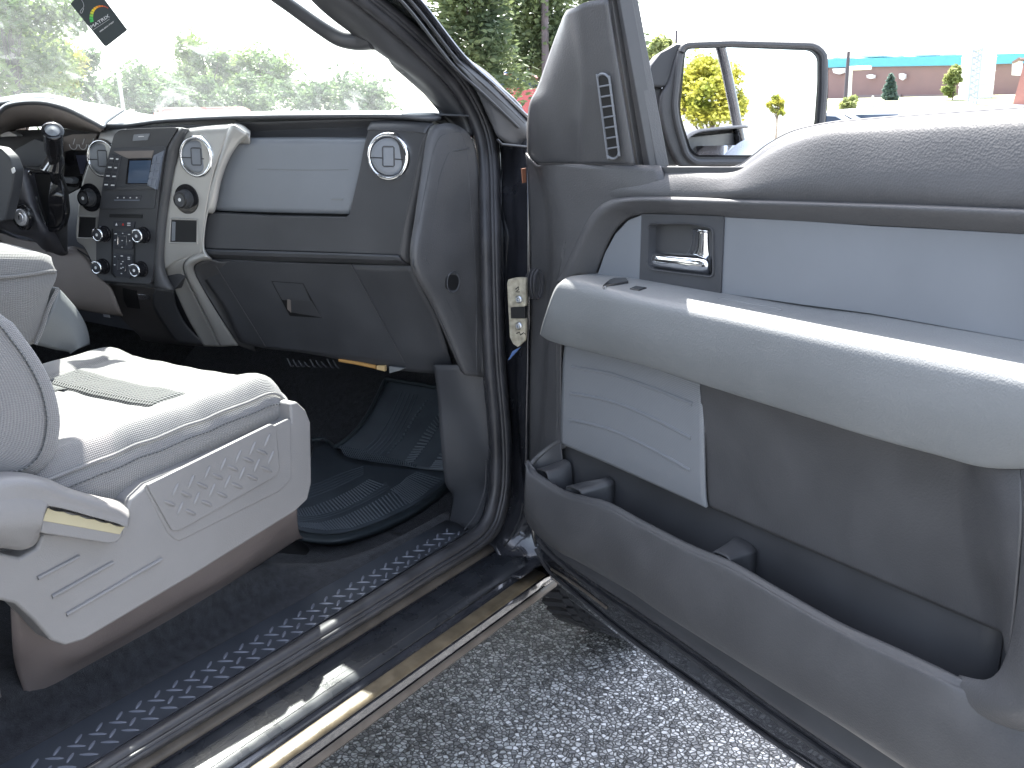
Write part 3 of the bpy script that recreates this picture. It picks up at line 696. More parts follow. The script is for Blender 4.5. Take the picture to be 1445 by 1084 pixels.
# outer side wall and front wall as extra rows
zb = lambda b: .885 + .088*b
top0 = [p.copy() for p in rows[0]]
side = []
for k in range(8):
    t = k/7; r_ = []
    for j, p in enumerate(top0):
        b = j/NB; bot = Vector((-.312, p.y if b<.97 else p.y-.004, zb(b)))
        q_ = bot.lerp(p, t); q_.x += .016*math.sin(math.pi*min(t*1.0,1)) + (0 if True else 0)
        q_.z += 0; q_ += Vector((1,0,0))*.0016*noise.noise(Vector((q_.y*26, q_.z*34, 3)))
        r_.append(q_)
    side.append(r_)
inn = [[Vector((p.x-.002*0, p.y, p.z-.03*k)) for p in rows[-1]] for k in range(1,5)]
allr = side + rows[1:] + inn
for r_ in allr:                                        # front face wraps down
    p = r_[-1]
    for k, (dy, dz) in enumerate(((.012,-.012),(.018,-.030),(.016,-.055),(.006,-.085))):
        r_.append(Vector((p.x, p.y+dy, max(p.z+dz, zb(1)-.02))))
q = MB(); q.grid(allr)
cush = q.build('seat_cushion', fab, seat, smooth=180)
q = MB(); q.tube([p+Vector((.004,0,.001)) for p in top0[2:-1]], .0028, 6); q.build('seam_piping', fab, cush)
q = MB(); q.tube([p+Vector((.0145,0,-.020)) for p in top0[6:-1]], .0012, 6); q.build('seam_piping', fab2, cush)
# patterned insert band across the cushion: an L of textured cloth
band = []
for i in range(25):
    a = .17+.66*i/24; band.append([Vector((-.305-.555*a, -1.18+.695*b, cz(a,b)+.0025 - (.003 if k in (0,6) else 0))) for k, b in enumerate([.625+.125*j/6 for j in range(7)])])
q = MB(); q.grid(band); q.build('cushion_band', fab2, cush, smooth=180, solid=.001)
band = []
for i in range(13):
    b = .30+.33*i/12; band.append([Vector((-.305-.555*a, -1.18+.695*b, cz(a,b)+.0022)) for a in [.66+.17*j/6 for j in range(7)]])
q = MB(); q.grid(band); q.build('cushion_band', fab2, cush, smooth=180, solid=.001)
# backrest: side bolster facing the door
br = []
prof = '0,437 22,452 40,475 58,500 75,530 86,558 92,590 91,615 85,640 74,658 55,672 30,676 0,682 -60,690'
P_ = [hit(*[float(a) for a in t.split(',')], 'x', -.30) for t in prof.split()]
top_ext = [Vector((-.31,-1.42,1.72)), Vector((-.305,-1.30,1.60)), Vector((-.30,-1.16,1.42))]
P_ = top_ext + P_
cenp = Vector((-.30,-1.35,1.25))
br = []
for xx, k in ((-.86,.80),(-.865,.93),(-.84,.99),(-.78,1.0),(-.60,.95),(-.42,.95),(-.36,1.0),(-.325,1.0),(-.305,.985),(-.296,.95),(-.29,.88),(-.288,.70),(-.288,.40),(-.288,.05)):
    br.append([Vector((xx, cenp.y+(p.y-cenp.y)*k, cenp.z+(p.z-cenp.z)*k)) for p in P_])
bk = patch('backrest', br, fab, seat, N=70, sub=4, solid=0, smooth=180)
sm = [Vector((-.287, cenp.y+(p.y-cenp.y)*.90, cenp.z+(p.z-cenp.z)*.90)) for p in P_]
q = MB(); q.tube(spl(sm,6), .0016, 6); q.build('seam_piping', fab2, bk)
# plastic side shield
sh = L('Y1','x',-.262,'-150,480 -20,470 0,455 60,470 110,440 125,400 200,395 340,420 380,300 430,258 640,170 850,75 848,20 868,14 893,38 908,75 911,250 900,300 860,338 560,525 245,712 190,728 150,712 100,655 45,605 -10,592 -150,570')
rows = []
c_ = sum(sh, Vector())/len(sh); lp = spl(sh, 4, True)
q = MB(); q.prism(sh, Vector((-.05,0,0)))
shield = q.build('seat_side_shield', seatpl, seat, bevel=.010, seg=4)
# recessed dish around the tread-pattern badge panel and the lever
plate('shield_recess','Y1','x',-.2600, rnd('420,262 640,165 805,82 850,60 852,240 820,275 520,425 490,400',16), seatpl, shield, t=.006, bevel=.004, seg=3)
pn = plate('tread_pattern_panel','T5','x',-.2560, rnd('42,655 1050,160 1085,190 1113,520 1090,580 310,1020 255,1025 235,1005',24), lgt if False else seatpl, shield, t=.008, bevel=.002)
bars = '225,795 60,1 360,728 60,1 487,655 60,1 612,585 60,1 735,518 60,1 858,452 60,1 968,388 60,1 395,872 60,1 522,800 60,1 645,728 60,1 768,658 60,1 890,592 60,1 1000,528 60,1'
import re
hb = [(225,800),(358,728),(487,655),(612,585),(735,518),(858,452),(968,388),(392,872),(522,800),(645,730),(768,660),(890,592),(1002,528)]
vb = [(272,692),(400,625),(530,552),(658,485),(778,423),(893,358),(1010,296),(310,842),(442,765),(567,697),(692,627),(808,560),(926,497),(1042,430)]
for hx, hy in hb:
    a, b = L('T5','x',-.2555,'%d,%d %d,%d' % (hx-42,hy-18,hx+42,hy+20)); lug(pn, (a+b)/2, b-a, (b-a).length*1.1, .0075, .0032, Vector((1,0,0)), seatpl)
for hx, hy in vb:
    a, b = L('T5','x',-.2555,'%d,%d %d,%d' % (hx-22,hy+52,hx+22,hy-52)); lug(pn, (a+b)/2, b-a, (b-a).length*1.1, .0065, .0032, Vector((1,0,0)), seatpl)
for s in ('110,530 232,466','152,584 330,484','194,636 472,474'):
    p = L('Y1','x',-.2605, s); q = MB(); q.tube([p[0],p[0].lerp(p[1],.5),p[1]], .0034, 8); q.build('shield_rib', seatpl, shield)
# recliner cover and lever
patch('recliner_cover', [
    L('Y1','x',-.245,'-160,260,-.30 -60,235,-.29 0,222,-.285 70,225,-.28 130,240,-.28 160,252,-.28 200,270,-.28 270,290,-.28 340,305,-.28 372,325,-.285'),
    L('Y1','x',-.238,'-160,275,-.25 -60,250,-.24 0,240,-.235 70,240,-.23 130,252,-.228 160,264,-.228 200,282,-.228 270,302,-.228 335,322,-.228 376,345,-.235'),
    L('Y1','x',-.225,'-160,320 -60,300 0,290 60,285 115,290 150,296 200,312 270,332 335,352 374,372'),
    L('Y1','x',-.225,'-160,380 -60,370 0,355 60,345 105,330 135,318 200,330 270,350 335,367 372,380'),
    ], seatpl, shield, N=60, sub=5, smooth=180)
patch('recliner_cover', [
    L('Y1','x',-.226,'-160,310 -60,300 0,290 60,285 120,295 142,312'),
    L('Y1','x',-.221,'-160,350 -60,345 0,340 60,335 110,330 130,335'),
    L('Y1','x',-.224,'-160,400 -60,395 0,385 55,382 105,375 120,380'),
    L('Y1','x',-.245,'-160,440 -60,438 0,432 60,438 95,425 112,398'),
    L('Y1','x',-.262,'-160,446 -60,444 0,437 62,443 98,429 116,401')], seatpl, shield, N=40, sub=5, smooth=180)
plate('lever_underside','Y1','x',-.235, rnd('130,330 200,335 360,380 362,400 345,425 320,430 118,398',10), seatpl, shield, t=.02, bevel=.004)
grip = 'M'
gp = []
for i in range(31):
    x = 140+ (365-140)*i/30; y = 324+(x-140)*.245 + 4*abs(math.sin(i/30*math.pi*5)); gp.append('%.1f,%.1f' % (x,y))
plate('lever_grip','Y1','x',-.2335,' '.join(gp)+' 350,402 240,382 124,362', tan, shield, t=.012, bevel=.0008)
patch('seat_riser', [
    L('Y1','x',-.33,'30,500 60,540 110,600 200,660 300,620 500,500 700,380 852,270 866,270'),
    L('Y1','x',-.34,'34,680 60,690 110,720 200,752 300,712 500,600 700,480 852,352 866,350'),
    L('Y1','x',-.375,'44,780 70,800 110,822 200,790 300,740 500,625 700,510 855,400 872,395'),
    L('Y1','x',-.40,'80,885 90,893 110,888 200,835 300,770 500,660 700,525 862,418 884,412')], brown, seat, N=40, sub=4, smooth=180)
patch('seat_riser', [[Vector((-.40,-1.10,.60)),Vector((-.36,-1.12,.80))],[Vector((-.60,-1.16,.60)),Vector((-.60,-1.16,.85))]], brown, seat, N=6, sub=1)
q = MB(); q.box((-.58,-.72,.84),(.5,.50,.16)); q.box((-.60,-.48,.80),(.44,.03,.22)); q.build('seat_pan', blk, seat, bevel=.01)
q = MB(); q.box((-.42,-1.16,.80),(.03,.14,.02)); q.tube([Vector((-.36,-1.15,.62)),Vector((-.38,-1.2,.70)),Vector((-.42,-1.3,.78))],.006,8); q.build('seat_track', steel, seat)

# centre seat / console lid and neighbouring cushion
cons = empty('centre_armrest_seat'); cons.parent = truck
patch('folded_armrest', [
    L('V8','x',-.84,'-200,52 0,52 120,55 190,60 215,72'),
    L('V8','x',-.83,'-200,90 0,85 120,82 190,84 222,100'),
    L('V8','x',-.825,'-200,158 0,152 120,140 200,126 236,128'),
    L('V8','x',-.83,'-200,165 0,158 120,146 200,134 240,138'),
    L('V8','x',-.825,'-200,230 0,230 100,220 190,190 232,172'),
    L('V8','x',-.83,'-200,300 0,300 90,330 150,300 205,230'),
    L('V8','x',-.84,'-200,480 0,440 100,440 150,430 180,360')], fab, cons, N=50, sub=4, smooth=60)
patch('folded_armrest', [L('V8','x',-.84,'-200,52 0,52 120,55 190,60 215,72'), [p+Vector((-.16,0,.016)) for p in L('V8','x',-.84,'-200,52 0,52 120,55 190,60 215,72')], [p+Vector((-.30,0,.016)) for p in L('V8','x',-.84,'-200,52 0,52 120,55 190,60 210,72')]], fab, cons, N=40, sub=3, smooth=60)
q = MB(); q.tube(spl(L('V8','x',-.822,'-200,163 0,155 120,143 200,130 238,130'),6), .0035, 8); q.build('armrest_seam', fab, cons)
q = MB(); q.tube(spl(L('V8','x',-.824,'150,440 180,370 205,290 245,205'),6), .004, 8); q.build('armrest_seam', fab, cons)
patch('centre_cushion', [
    L('V8','x',-.90,'245,200 290,250 330,300 362,360 376,410 378,440'),
    L('V8','x',-.885,'238,240 280,280 320,325 350,380 362,420 364,445'),
    L('V8','x',-.88,'210,320 250,340 290,370 320,410 330,440 330,460'),
    L('V8','x',-.90,'150,440 190,450 230,460 260,465 290,470 300,480')], lgt, cons, N=30, sub=5, smooth=180)
patch('centre_cushion', [L('V8','x',-.90,'245,200 290,250 330,300 362,360 376,410 378,440'), [p+Vector((-.3,0,0)) for p in L('V8','x',-.90,'245,200 290,250 330,300 362,360 376,410 378,440')]], lgt, cons, N=30, sub=1)
# ================================================================== dashboard
dash = patch('dashboard', [
    L('F','f',-.004,'-160,175 0,150 60,142 100,150 150,181 232,173 332,168 480,166 560,167 606,171 622,168,-.02'),
    L('F','f',.004,'-160,171 0,145 60,138 100,146 148,176 232,169 332,164 480,162 560,162 606,165 622,165,-.02'),
    L('F','f',-.10,'-160,166 0,141 60,134 110,143 160,166 232,163 332,159 480,158 560,158 606,160 622,162,-.03'),
    [Vector((x,y,z)) for x,y,z in ((-2.25,.1,1.60),(-1.8,.1,1.60),(-1.4,.1,1.575),(-1.1,.1,1.56),(-.6,.12,1.555),(-.25,.12,1.55),(-.16,.10,1.55))],
    [Vector((x,y,z)) for x,y,z in ((-2.25,.42,1.50),(-1.8,.48,1.50),(-1.4,.50,1.50),(-1.1,.50,1.50),(-.6,.46,1.50),(-.25,.36,1.50),(-.10,.20,1.50))]],
    mat('dash_pad',(.10,.105,.115),.5,bump=('leather',380,.6,.0008)), truck, N=120, sub=5, smooth=180)
# structure behind the panels
q = MB()
c_top = [Vector((x,y,z)) for x,y,z in ((-.19,-.06,1.54),(-1.0,-.22,1.54),(-1.25,-.16,1.50),(-2.2,-.10,1.50))]
q.grid([c_top, [p+Vector((0,.02,-.30)) for p in c_top], [p+Vector((0,.12,-.55)) for p in c_top], [p+Vector((0,.45,-.50)) for p in c_top]])
q.build('dash_core', darkflat, dash, solid=.003, smooth=30)
# shelf gap under the pad
patch('dash_shelf', [L('Z3','f',-.012,'290,78 340,84 600,76 780,72 1010,72'), L('Z3','f',-.035,'300,110 345,118 600,106 780,102 1000,100'), L('Z3','f',-.012,'330,150 345,150 600,146 780,146 1000,140')], dark2, dash, N=30, sub=3)
# upper glovebox lid
patch('upper_glovebox_lid', [
    L('Z3','f',-.006,'290,148 345,143 560,141 780,143'),
    L('Z3','f',.004,'268,166 330,158 560,156 774,160'),
    L('Z3','f',.006,'240,215 320,210 560,210 765,212'),
    L('Z3','f',.006,'226,300 300,302 540,306 748,308'),
    L('Z3','f',.002,'214,405 290,408 500,414 705,418')], lgt2, dash, N=40, sub=4, smooth=180)
for s, mt_ in (('372,255 520,258 700,257', lgt),):
    q = MB(); q.tube(L('Z3','f',.0085,s), .0009, 5); q.build('lid_seam', lgt, dash)
plate('lid_marking','Z3','f',.0075,'640,362 682,363 680,369 638,368', lgt, dash, t=.0015, bevel=0)
# dark trim: vertical leg with the outer vent and the wide band below the lid
patch('dash_trim', [
    L('Z3','f',.002,'784,84 860,82 960,86 1012,91'), L('Z3','f',.012,'780,92 860,91 955,95 1000,99'),
    L('Z3','f',.0185,'775,103 860,103 950,108 990,113'), L('Z3','f',.0215,'771,114 850,116 940,120 984,126')], dark2, dash, N=20, sub=4, smooth=180)
plate('dash_trim','Z3','f',.0205,'178,430 205,412 400,424 690,430 703,420 740,260 758,165 773,108 880,108 990,114 972,165 948,285 912,445 886,570 640,560 182,545 173,525', dark2, dash, t=.02, bevel=.003, seg=3)
patch('dash_trim_chamfer', [
    L('Z3','f',.0225,'174,530 182,545 400,553 640,561 886,569'),
    L('Z3','f',.0215,'182,556 192,562 400,570 640,577 895,585'),
    L('Z3','f',-.010,'210,578 215,582 400,590 640,598 925,604')], darkflat, dash, N=40, sub=2, smooth=20)
patch('dash_trim_chamfer', [
    L('Z3','f',.019,'1000,100 965,165 945,265 905,445 886,570'),
    L('Z3','f',.012,'1010,104 985,168 968,270 930,450 910,592'),
    L('Z3','f',-.012,'1018,106 998,172 982,275 950,460 934,603')], dark, dash, N=40, sub=3, smooth=60)
# dash end cap facing the door
ecap = patch('dash_end_cap', [
    L('Z3','x',-.205,'1006,100 985,150 965,280 945,430 930,600 1010,760 1110,985'),
    L('Z3','x',-.190,'1030,92 1012,150 998,280 972,440 955,600 1035,760 1130,1005'),
    L('Z3','x',-.182,'1070,88 1060,150 1050,280 1040,440 1030,600 1090,760 1165,1010'),
    L('Z3','x',-.180,'1105,100 1110,150 1112,280 1115,440 1115,600 1140,760 1190,1012'),
    L('Z3','x',-.172,'1135,120 1160,170 1175,280 1185,440 1188,600 1192,760 1200,1012')], dark, dash, N=40, sub=4, smooth=180)
for s in ('1110,118 1050,128 1018,165 990,280 962,430 938,580 945,620 1010,745 1118,985 1165,1010', '1143,178 1080,190 1060,205 1030,290 1008,430 985,570 990,600 1060,740 1160,925', '1108,120 1130,190 1142,350 1152,480 1163,640 1166,800 1166,1005'):
    q = MB(); q.tube(spl(SURF(ecap,'Z3',s,.0004),6), .0021, 6); q.build('panel_crease', dark2 if s[0:4]!='1108' else darkflat, dash)
cp = SURF(ecap,'Z3','1080,666',.0005)[0]
q = MB(); q.lathe(cp, Vector((1,0,0)), [(.0185,.001),(.021,.003),(.0235,.0035),(.0250,.0)], 36, cap=False); q.build('end_cap_socket', darkflat, dash, smooth=50)
plate('socket_floor','Z3','x',cp.x+.0022, rnd('1058,640 1102,640 1106,695 1054,695',20), blk, dash, t=.002, bevel=0)
# glovebox door, sloping forward as it goes down
def sl(s, k0=.0, y0=580, y1=960, depth=.13, extra=0):
    out = ''
    for t in s.split():
        x, y = [float(a) for a in t.split(',')]; out += '%s,%s,%.4f ' % (x, y, k0 - depth*max(0,(y-y0))/(y1-y0) + extra)
    return L('Z3','f',0,out)
patch('glovebox_surround', [sl('150,590 215,582 400,590 720,602 930,606'), sl('180,660 260,668 420,678 750,690 975,700'), sl('250,760 320,775 470,790 800,800 1030,810'), sl('300,870 380,890 560,915 860,970 1085,985'), sl('310,885 400,905 570,925 870,975 1100,1000',.0-.02)], darkflat, dash, N=40, sub=3, smooth=180)
q = MB(); gd = sl('206,588 710,602 905,960 400,902', extra=.006); q.prism(gd, -NF*.01)
gb = q.build('glovebox_door', darkflat, dash, bevel=.0025)
q = MB(); gs = sl('206,588 400,902',extra=.0085); q.tube([gs[0],gs[0].lerp(gs[1],.5),gs[1]],.0010,5); q.build('door_gap_edge', dark, gb); q = MB(); gs = sl('710,602 905,960',extra=.0085); q.tube([gs[0],gs[0].lerp(gs[1],.5),gs[1]],.0010,5); q.build('door_gap_edge', dark, gb)
q = MB(); q.prism(sl('420,663 536,671 604,797 487,790', extra=.0075), -NF*.004); q.build('latch_recess', blk, gb, bevel=.0008)
q = MB(); q.prism(sl('424,666 534,673 562,735 460,732 455,725', extra=.0095), -NF*.003); q.build('latch_lid', darkflat, gb, bevel=.0008)
q = MB(); q.prism(sl('490,732 565,735 603,796 490,776', extra=.0085), -NF*.002); q.build('latch_scoop', dark2, gb, bevel=.001)
q = MB(); q.prism(sl('478,728 490,730 492,778 478,765', extra=.0095), -NF*.002); q.build('latch_edge', knee, gb, bevel=.0005)

# round vents
def vent(c, rad, nrm=NF, parent=None, tilt=0):
    q = MB(); q.lathe(c, nrm, [(rad*.80,-.012),(rad*.80,.003),(rad*.86,.009),(rad*.95,.008),(rad,.002),(rad*1.02,-.004)], 56, cap=False)
    ring = q.build('vent_ring', chrome, parent, smooth=180)
    n2 = (nrm + Vector((.35,0,.05))).normalized() if tilt == 0 else nrm
    q = MB(); q.lathe(c+nrm*.001, n2, [(.0001,.004),(rad*.6,.004),(rad*.70,.003),(rad*.76,.000),(rad*.77,-.006)], 48, cap=False); disc = q.build('vent_disc', lgt2, ring, smooth=40)
    u = Vector((1,0,0)); u = (u-n2*u.dot(n2)).normalized(); v = n2.cross(u)*-1
    if v.z < 0: v = -v
    o = c+nrm*.001+n2*.0045
    q = MB(); rr = rad*.24; hh = rad*.40
    pts = [o+u*a*rr+v*b*hh for a,b in ((-1,.9),(-.8,1),(.8,1),(1,.9),(1,-.9),(.8,-1),(-.8,-1),(-1,-.9),(-1,.9))]
    q.tube(pts, rad*.03, 6); q.build('vent_tab', dark2, ring)
    q = MB(); q.tube([o-u*rad*.74-v*rad*.05, o-u*rr-v*rad*.06], rad*.022, 6); q.build('vent_slit', blk, ring); q = MB(); q.tube([o+u*rr-v*rad*.10, o+u*rad*.74-v*rad*.12], rad*.022, 6); q.build('vent_slit', blk, ring)
    q = MB(); q.lathe(c-nrm*.010, nrm, [(.0001,0),(rad*.82,0)], 40, cap=False); q.build('vent_throat', blk, ring)
    return ring
vent(hit(549,221,'f',.024), .0525, parent=dash)

# centre stack ---------------------------------------------------------------
stack = plate('centre_stack','Z2','f',.010,'430,135 480,118 800,110 990,108 955,215 905,360 872,480 860,645 820,690 800,740 740,810 650,800 410,770 402,700 325,592 330,480 350,330 385,220', dark2, truck, t=.06, bevel=.003)
# silver fascias, each a bent panel
patch('silver_fascia', [
    L('Z2','f',.012,'800,126 860,118 920,112 986,107'),
    L('Z2','f',.030,'795,140 850,133 900,130 972,128'),
    L('Z2','f',.034,'776,190 830,188 890,190 950,195'),
    L('Z2','f',.036,'745,300 800,300 860,305 910,310'),
    L('Z2','f',.036,'722,420 770,420 830,425 884,430'),
    L('Z2','f',.036,'706,540 750,540 800,545 866,548'),
    L('Z2','f',.034,'698,640 730,640 790,645 858,645'),
    L('Z2','f',.030,'702,720 725,705 770,680 850,660')], silver, stack, N=24, sub=4, smooth=180)
patch('silver_fascia_edge', [
    L('Z2','f',.030,'985,107 965,150 940,225 905,340 876,460 862,560 858,640 866,662'),
    L('Z2','f',.040,'1000,110 975,160 952,235 915,345 886,465 868,565 864,640 880,672'),
    L('Z2','f',.028,'1058,150 1020,185 975,250 938,350 912,478 872,490 866,630 898,680')], silver, stack, N=40, sub=3, smooth=180)
patch('silver_fascia_edge', [L('Z2','f',.010,'995,103 1030,112 1064,138'), L('Z2','f',.022,'992,130 1030,140 1062,165'), L('Z2','f',.012,'980,190 1020,188 1062,188')], silver, stack, N=16, sub=3, smooth=180)
def slc(y, off): return off - .16*max(0, y-700)/350
def cl(s, off):
    out = ''
    for t in s.split():
        x, y = [float(a) for a in t.split(',')]; out += '%s,%s,%.4f ' % (x, y, slc(y, off))
    return L('Z2','f',0,out)
patch('silver_leg', [
    cl('700,660 705,735 740,800 800,930 868,1048',.030),
    cl('760,650 745,700 765,760 830,905 905,1049',.026),
    cl('850,655 790,685 782,740 850,880 935,1050',.030)], MATS['silver_painted_plastic'], stack, N=40, sub=3, smooth=180)
patch('silver_leg_edge', [
    cl('862,650 800,680 788,735 856,880 938,1050',.032),
    cl('880,665 815,690 800,738 868,880 950,1050',.040),
    cl('900,682 850,688 824,730 905,880 1012,1046',.024)], silver, stack, N=40, sub=3, smooth=180)
patch('leg_recess', [cl('900,682 850,692 828,735 910,880 1012,1046',.018), cl('935,690 900,705 870,760 950,900 1050,1060',.004), cl('1000,690 980,740 1000,800 1030,900 1085,1070',-.004)], dark, stack, N=30, sub=2)
patch('silver_fascia', [
    L('Z2','f',.010,'430,143 480,133 540,128'),
    L('Z2','f',.026,'424,160 470,155 520,150'),
    L('Z2','f',.030,'392,240 440,240 475,240'),
    L('Z2','f',.030,'352,360 400,360 450,360'),
    L('Z2','f',.030,'334,480 380,480 430,480'),
    L('Z2','f',.028,'326,590 370,595 415,600'),
    L('Z2','f',.022,'360,625 385,650 412,690'),
    L('Z2','f',.018,'385,670 398,700 412,735')], silver, stack, N=20, sub=4, smooth=180)
# dark side band and black control face
patch('dark_side_band', [
    L('Z2','f',.030,'756,122 700,220 680,400 660,560 652,720 656,800'),
    L('Z2','f',.048,'775,124 720,222 692,402 672,562 662,722 680,805'),
    L('Z2','f',.044,'790,126 740,224 712,404 692,564 684,724 722,812'),
    L('Z2','f',.030,'803,128 764,226 732,406 708,566 702,726 742,812')], dark, stack, N=40, sub=3, smooth=180)
face = plate('control_face','Z2','f',.047, rnd('484,150 508,130 600,124 756,120 700,215 676,400 662,560 652,720 640,786 520,778 428,768 408,735 408,600 425,440 450,280',14), dark2, stack, t=.03, bevel=.003)
plate('radio_bezel','R1','f',.0495, rnd('185,155 1000,125 1020,160 870,790 850,1010 840,1084 20,1084 30,830 80,500',22), darkflat, stack, t=.004, bevel=.0015)
plate('hazard_pocket','Z2','f',.0488, rnd('568,150 636,146 626,174 562,178',4), lgt2, stack, t=.003, bevel=.0008)
plate('pocket_marking','Z2','f',.0494,'588,158 612,157 610,160 588,161', whitem, stack, t=.001, bevel=0)
plate('screen_hood','R1','f',.0515,'215,200 830,190 800,300 440,312 340,270', knee, stack, t=.003, bevel=.001)
plate('screen_frame','R1','f',.0520,'440,318 805,312 760,700 395,705', gloss, stack, t=.004, bevel=.001)
plate('radio_screen','R1','f',.0530,'465,345 790,340 750,690 435,690', mat('radio_display',(.06,.09,.14),.15), stack, t=.002, bevel=0)
plate('screen_ledge','R1','f',.0520,'290,745 760,730 850,790 60,800', lgt2 if False else dark2, stack, t=.003, bevel=.001)
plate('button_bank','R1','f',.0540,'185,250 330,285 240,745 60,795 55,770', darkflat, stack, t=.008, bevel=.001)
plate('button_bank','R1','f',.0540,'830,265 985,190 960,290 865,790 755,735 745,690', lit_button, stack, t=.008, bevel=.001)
for i, (y, s) in enumerate(((312,0),(445,1),(577,2),(712,3))):
    x0 = 190-28*i; x1 = 275-23*i
    for xx, dy, w in ((x0,0,52),(x1,8,36 if i<2 else 52)):
        plate('radio_key','R1','f',.0552,'%d,%d %d,%d %d,%d %d,%d' % (xx-w/2-16,y+dy-50,xx+w/2+12,y+dy-44,xx+w/2-2,y+dy+62,xx-w/2-28,y+dy+60), button, stack, t=.003, bevel=.0008)
        plate('key_legend','R1','f',.0558,'%d,%d %d,%d %d,%d %d,%d' % (xx-w/2,y+dy-10,xx+w/2,y+dy-8,xx+w/2-3,y+dy+11,xx-w/2-3,y+dy+9), whitem, stack, t=.0008, bevel=0)
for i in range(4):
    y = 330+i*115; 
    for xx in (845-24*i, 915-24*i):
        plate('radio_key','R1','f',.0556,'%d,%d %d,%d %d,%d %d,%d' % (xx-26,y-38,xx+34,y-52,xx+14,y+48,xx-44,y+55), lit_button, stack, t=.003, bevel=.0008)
plate('preset_bar','R1','f',.0505,'255,882 650,876 620,965 225,958', button, stack, t=.003, bevel=.001)
plate('preset_bar_edge','R1','f',.0512,'230,940 622,944 618,958 226,956', lit_button, stack, t=.001, bevel=0)
for i in range(4):
    plate('preset_mark','R1','f',.0516,'%d,903 %d,902 %d,920 %d,921' % (272+97*i,290+97*i,288+97*i,270+97*i), whitem, stack, t=.0008, bevel=0)
plate('disc_slot','R2','f',.0492,'222,108 635,118 632,165 218,152', blk, stack, t=.002, bevel=0)
plate('button_row','R2','f',.0498,'262,200 545,205 530,290 262,275', button, stack, t=.003, bevel=.001)
for xx, mt_ in ((308,whitem),(392,redm)):
    plate('button_mark','R2','f',.0503,'%d,255 %d,222 %d,256' % (xx-14,xx+1,xx+14), mt_, stack, t=.0008, bevel=0)
for yy in (226,252): plate('button_mark','R2','f',.0503,'448,%d 488,%d 486,%d 446,%d' % (yy-6,yy-5,yy+7,yy+6), whitem, stack, t=.0008, bevel=0)
for nm, s, sq in (('control_pad','268,328 500,335 520,360 515,540 490,565 262,552','330,388 440,392 438,505 328,500'), ('control_pad','272,615 480,622 508,650 518,860 480,925 300,905 262,860','325,680 430,685 425,835 322,828')):
    plate(nm,'R2','f',.0500, rnd(s,8), button, stack, t=.003, bevel=.0012)
    ss = L('R2','f',.0508,sq); q = MB(); q.tube(ss+[ss[0]], .0011, 6); q.build('pad_frame', chrome, stack)
for x, y, w in ((300,362,14),(388,356,6),(470,370,14),(292,440,7),(478,450,7),(382,448,8),(380,533,7),(288,652,9),(378,645,14),(465,662,14),(466,685,14),(285,757,10),(470,765,9),(372,868,8),(390,715,9),(370,745,9),(368,800,9),(392,790,8)):
    plate('pad_mark','R2','f',.0508,'%d,%d %d,%d %d,%d %d,%d' % (x-w,y-6,x+w,y-5,x+w,y+6,x-w,y+5), whitem, stack, t=.0006, bevel=0)
plate('pad_groove','R2','f',.0494,'250,300 262,300 250,860 300,915 290,925 240,865', blk, stack, t=.001, bevel=0)
plate('pad_groove','R2','f',.0494,'535,300 545,300 535,860 480,935 472,928 524,850', blk, stack, t=.001, bevel=0)
def knob(c, r, h, nrm, mt_ring, parent, face_m=None):
    q = MB(); q.lathe(c, nrm, [(r*1.16,0),(r*1.14,h*.18),(r*1.02,h*.22),(r*1.0,h*.9),(r*.96,h)], 40, cap=False); k = q.build('control_knob', gloss if mt_ring is chrome else dark2, parent, smooth=40)
    q = MB(); q.lathe(c, nrm, [(r*.97,h*.86),(r*.99,h*.98),(r*.88,h*1.06),(r*.74,h*1.02)], 40, cap=False); q.build('knob_ring', mt_ring, k, smooth=180)
    q = MB(); q.lathe(c, nrm, [(r*.75,h*1.0),(r*.4,h*1.03),(.0001,h*1.03)], 32, cap=False); q.build('knob_face', face_m or button, k, smooth=180)
    q = MB(); q.lathe(c+nrm*h*1.035, nrm, [(r*.22,0),(r*.2,.0006),(.0001,.0006)], 16, cap=False); q.build('knob_mark', whitem, k)
    return k
for x, y in ((165,360),(665,375),(150,775),(635,810)):
    knob(hit(*full('R2',x,y),'f',.047), .0175, .027, NF, chrome, stack)
# vents and headlamp-style knobs on the silver fascias, cubbies
vent(hit(*full('Z2',838,244),'f',.037), .0490, parent=stack)
vent(hit(*full('Z2',440,252),'f',.031), .0480, parent=stack)
for x, y, o in ((795,424,.037),(386,418,.031)):
    c = hit(*full('Z2',x,y),'f',o); q = MB(); q.lathe(c, NF, [(.036,0),(.035,.004),(.0001,.004)], 40, cap=False); bz_ = q.build('knob_bezel', gloss, stack, smooth=40)
    knob(c+NF*.004, .0200, .022, NF, gloss, stack, dark2)
for s, o in (('725,508 840,512 838,612 722,610',.0385),('334,496 412,500 408,592 330,590',.0325)):
    pts = L('Z2','f',o,s); q = MB(); q.tube(pts+[pts[0]], .003, 6); q.build('cubby_rim', silver, stack)
    plate('cubby','Z2','f',o, s, blk, stack, t=.003, bevel=0)
plate('cubby_wall','Z2','f',.0395,'730,520 745,522 743,602 728,603', lgt2, stack, t=.003, bevel=.001)

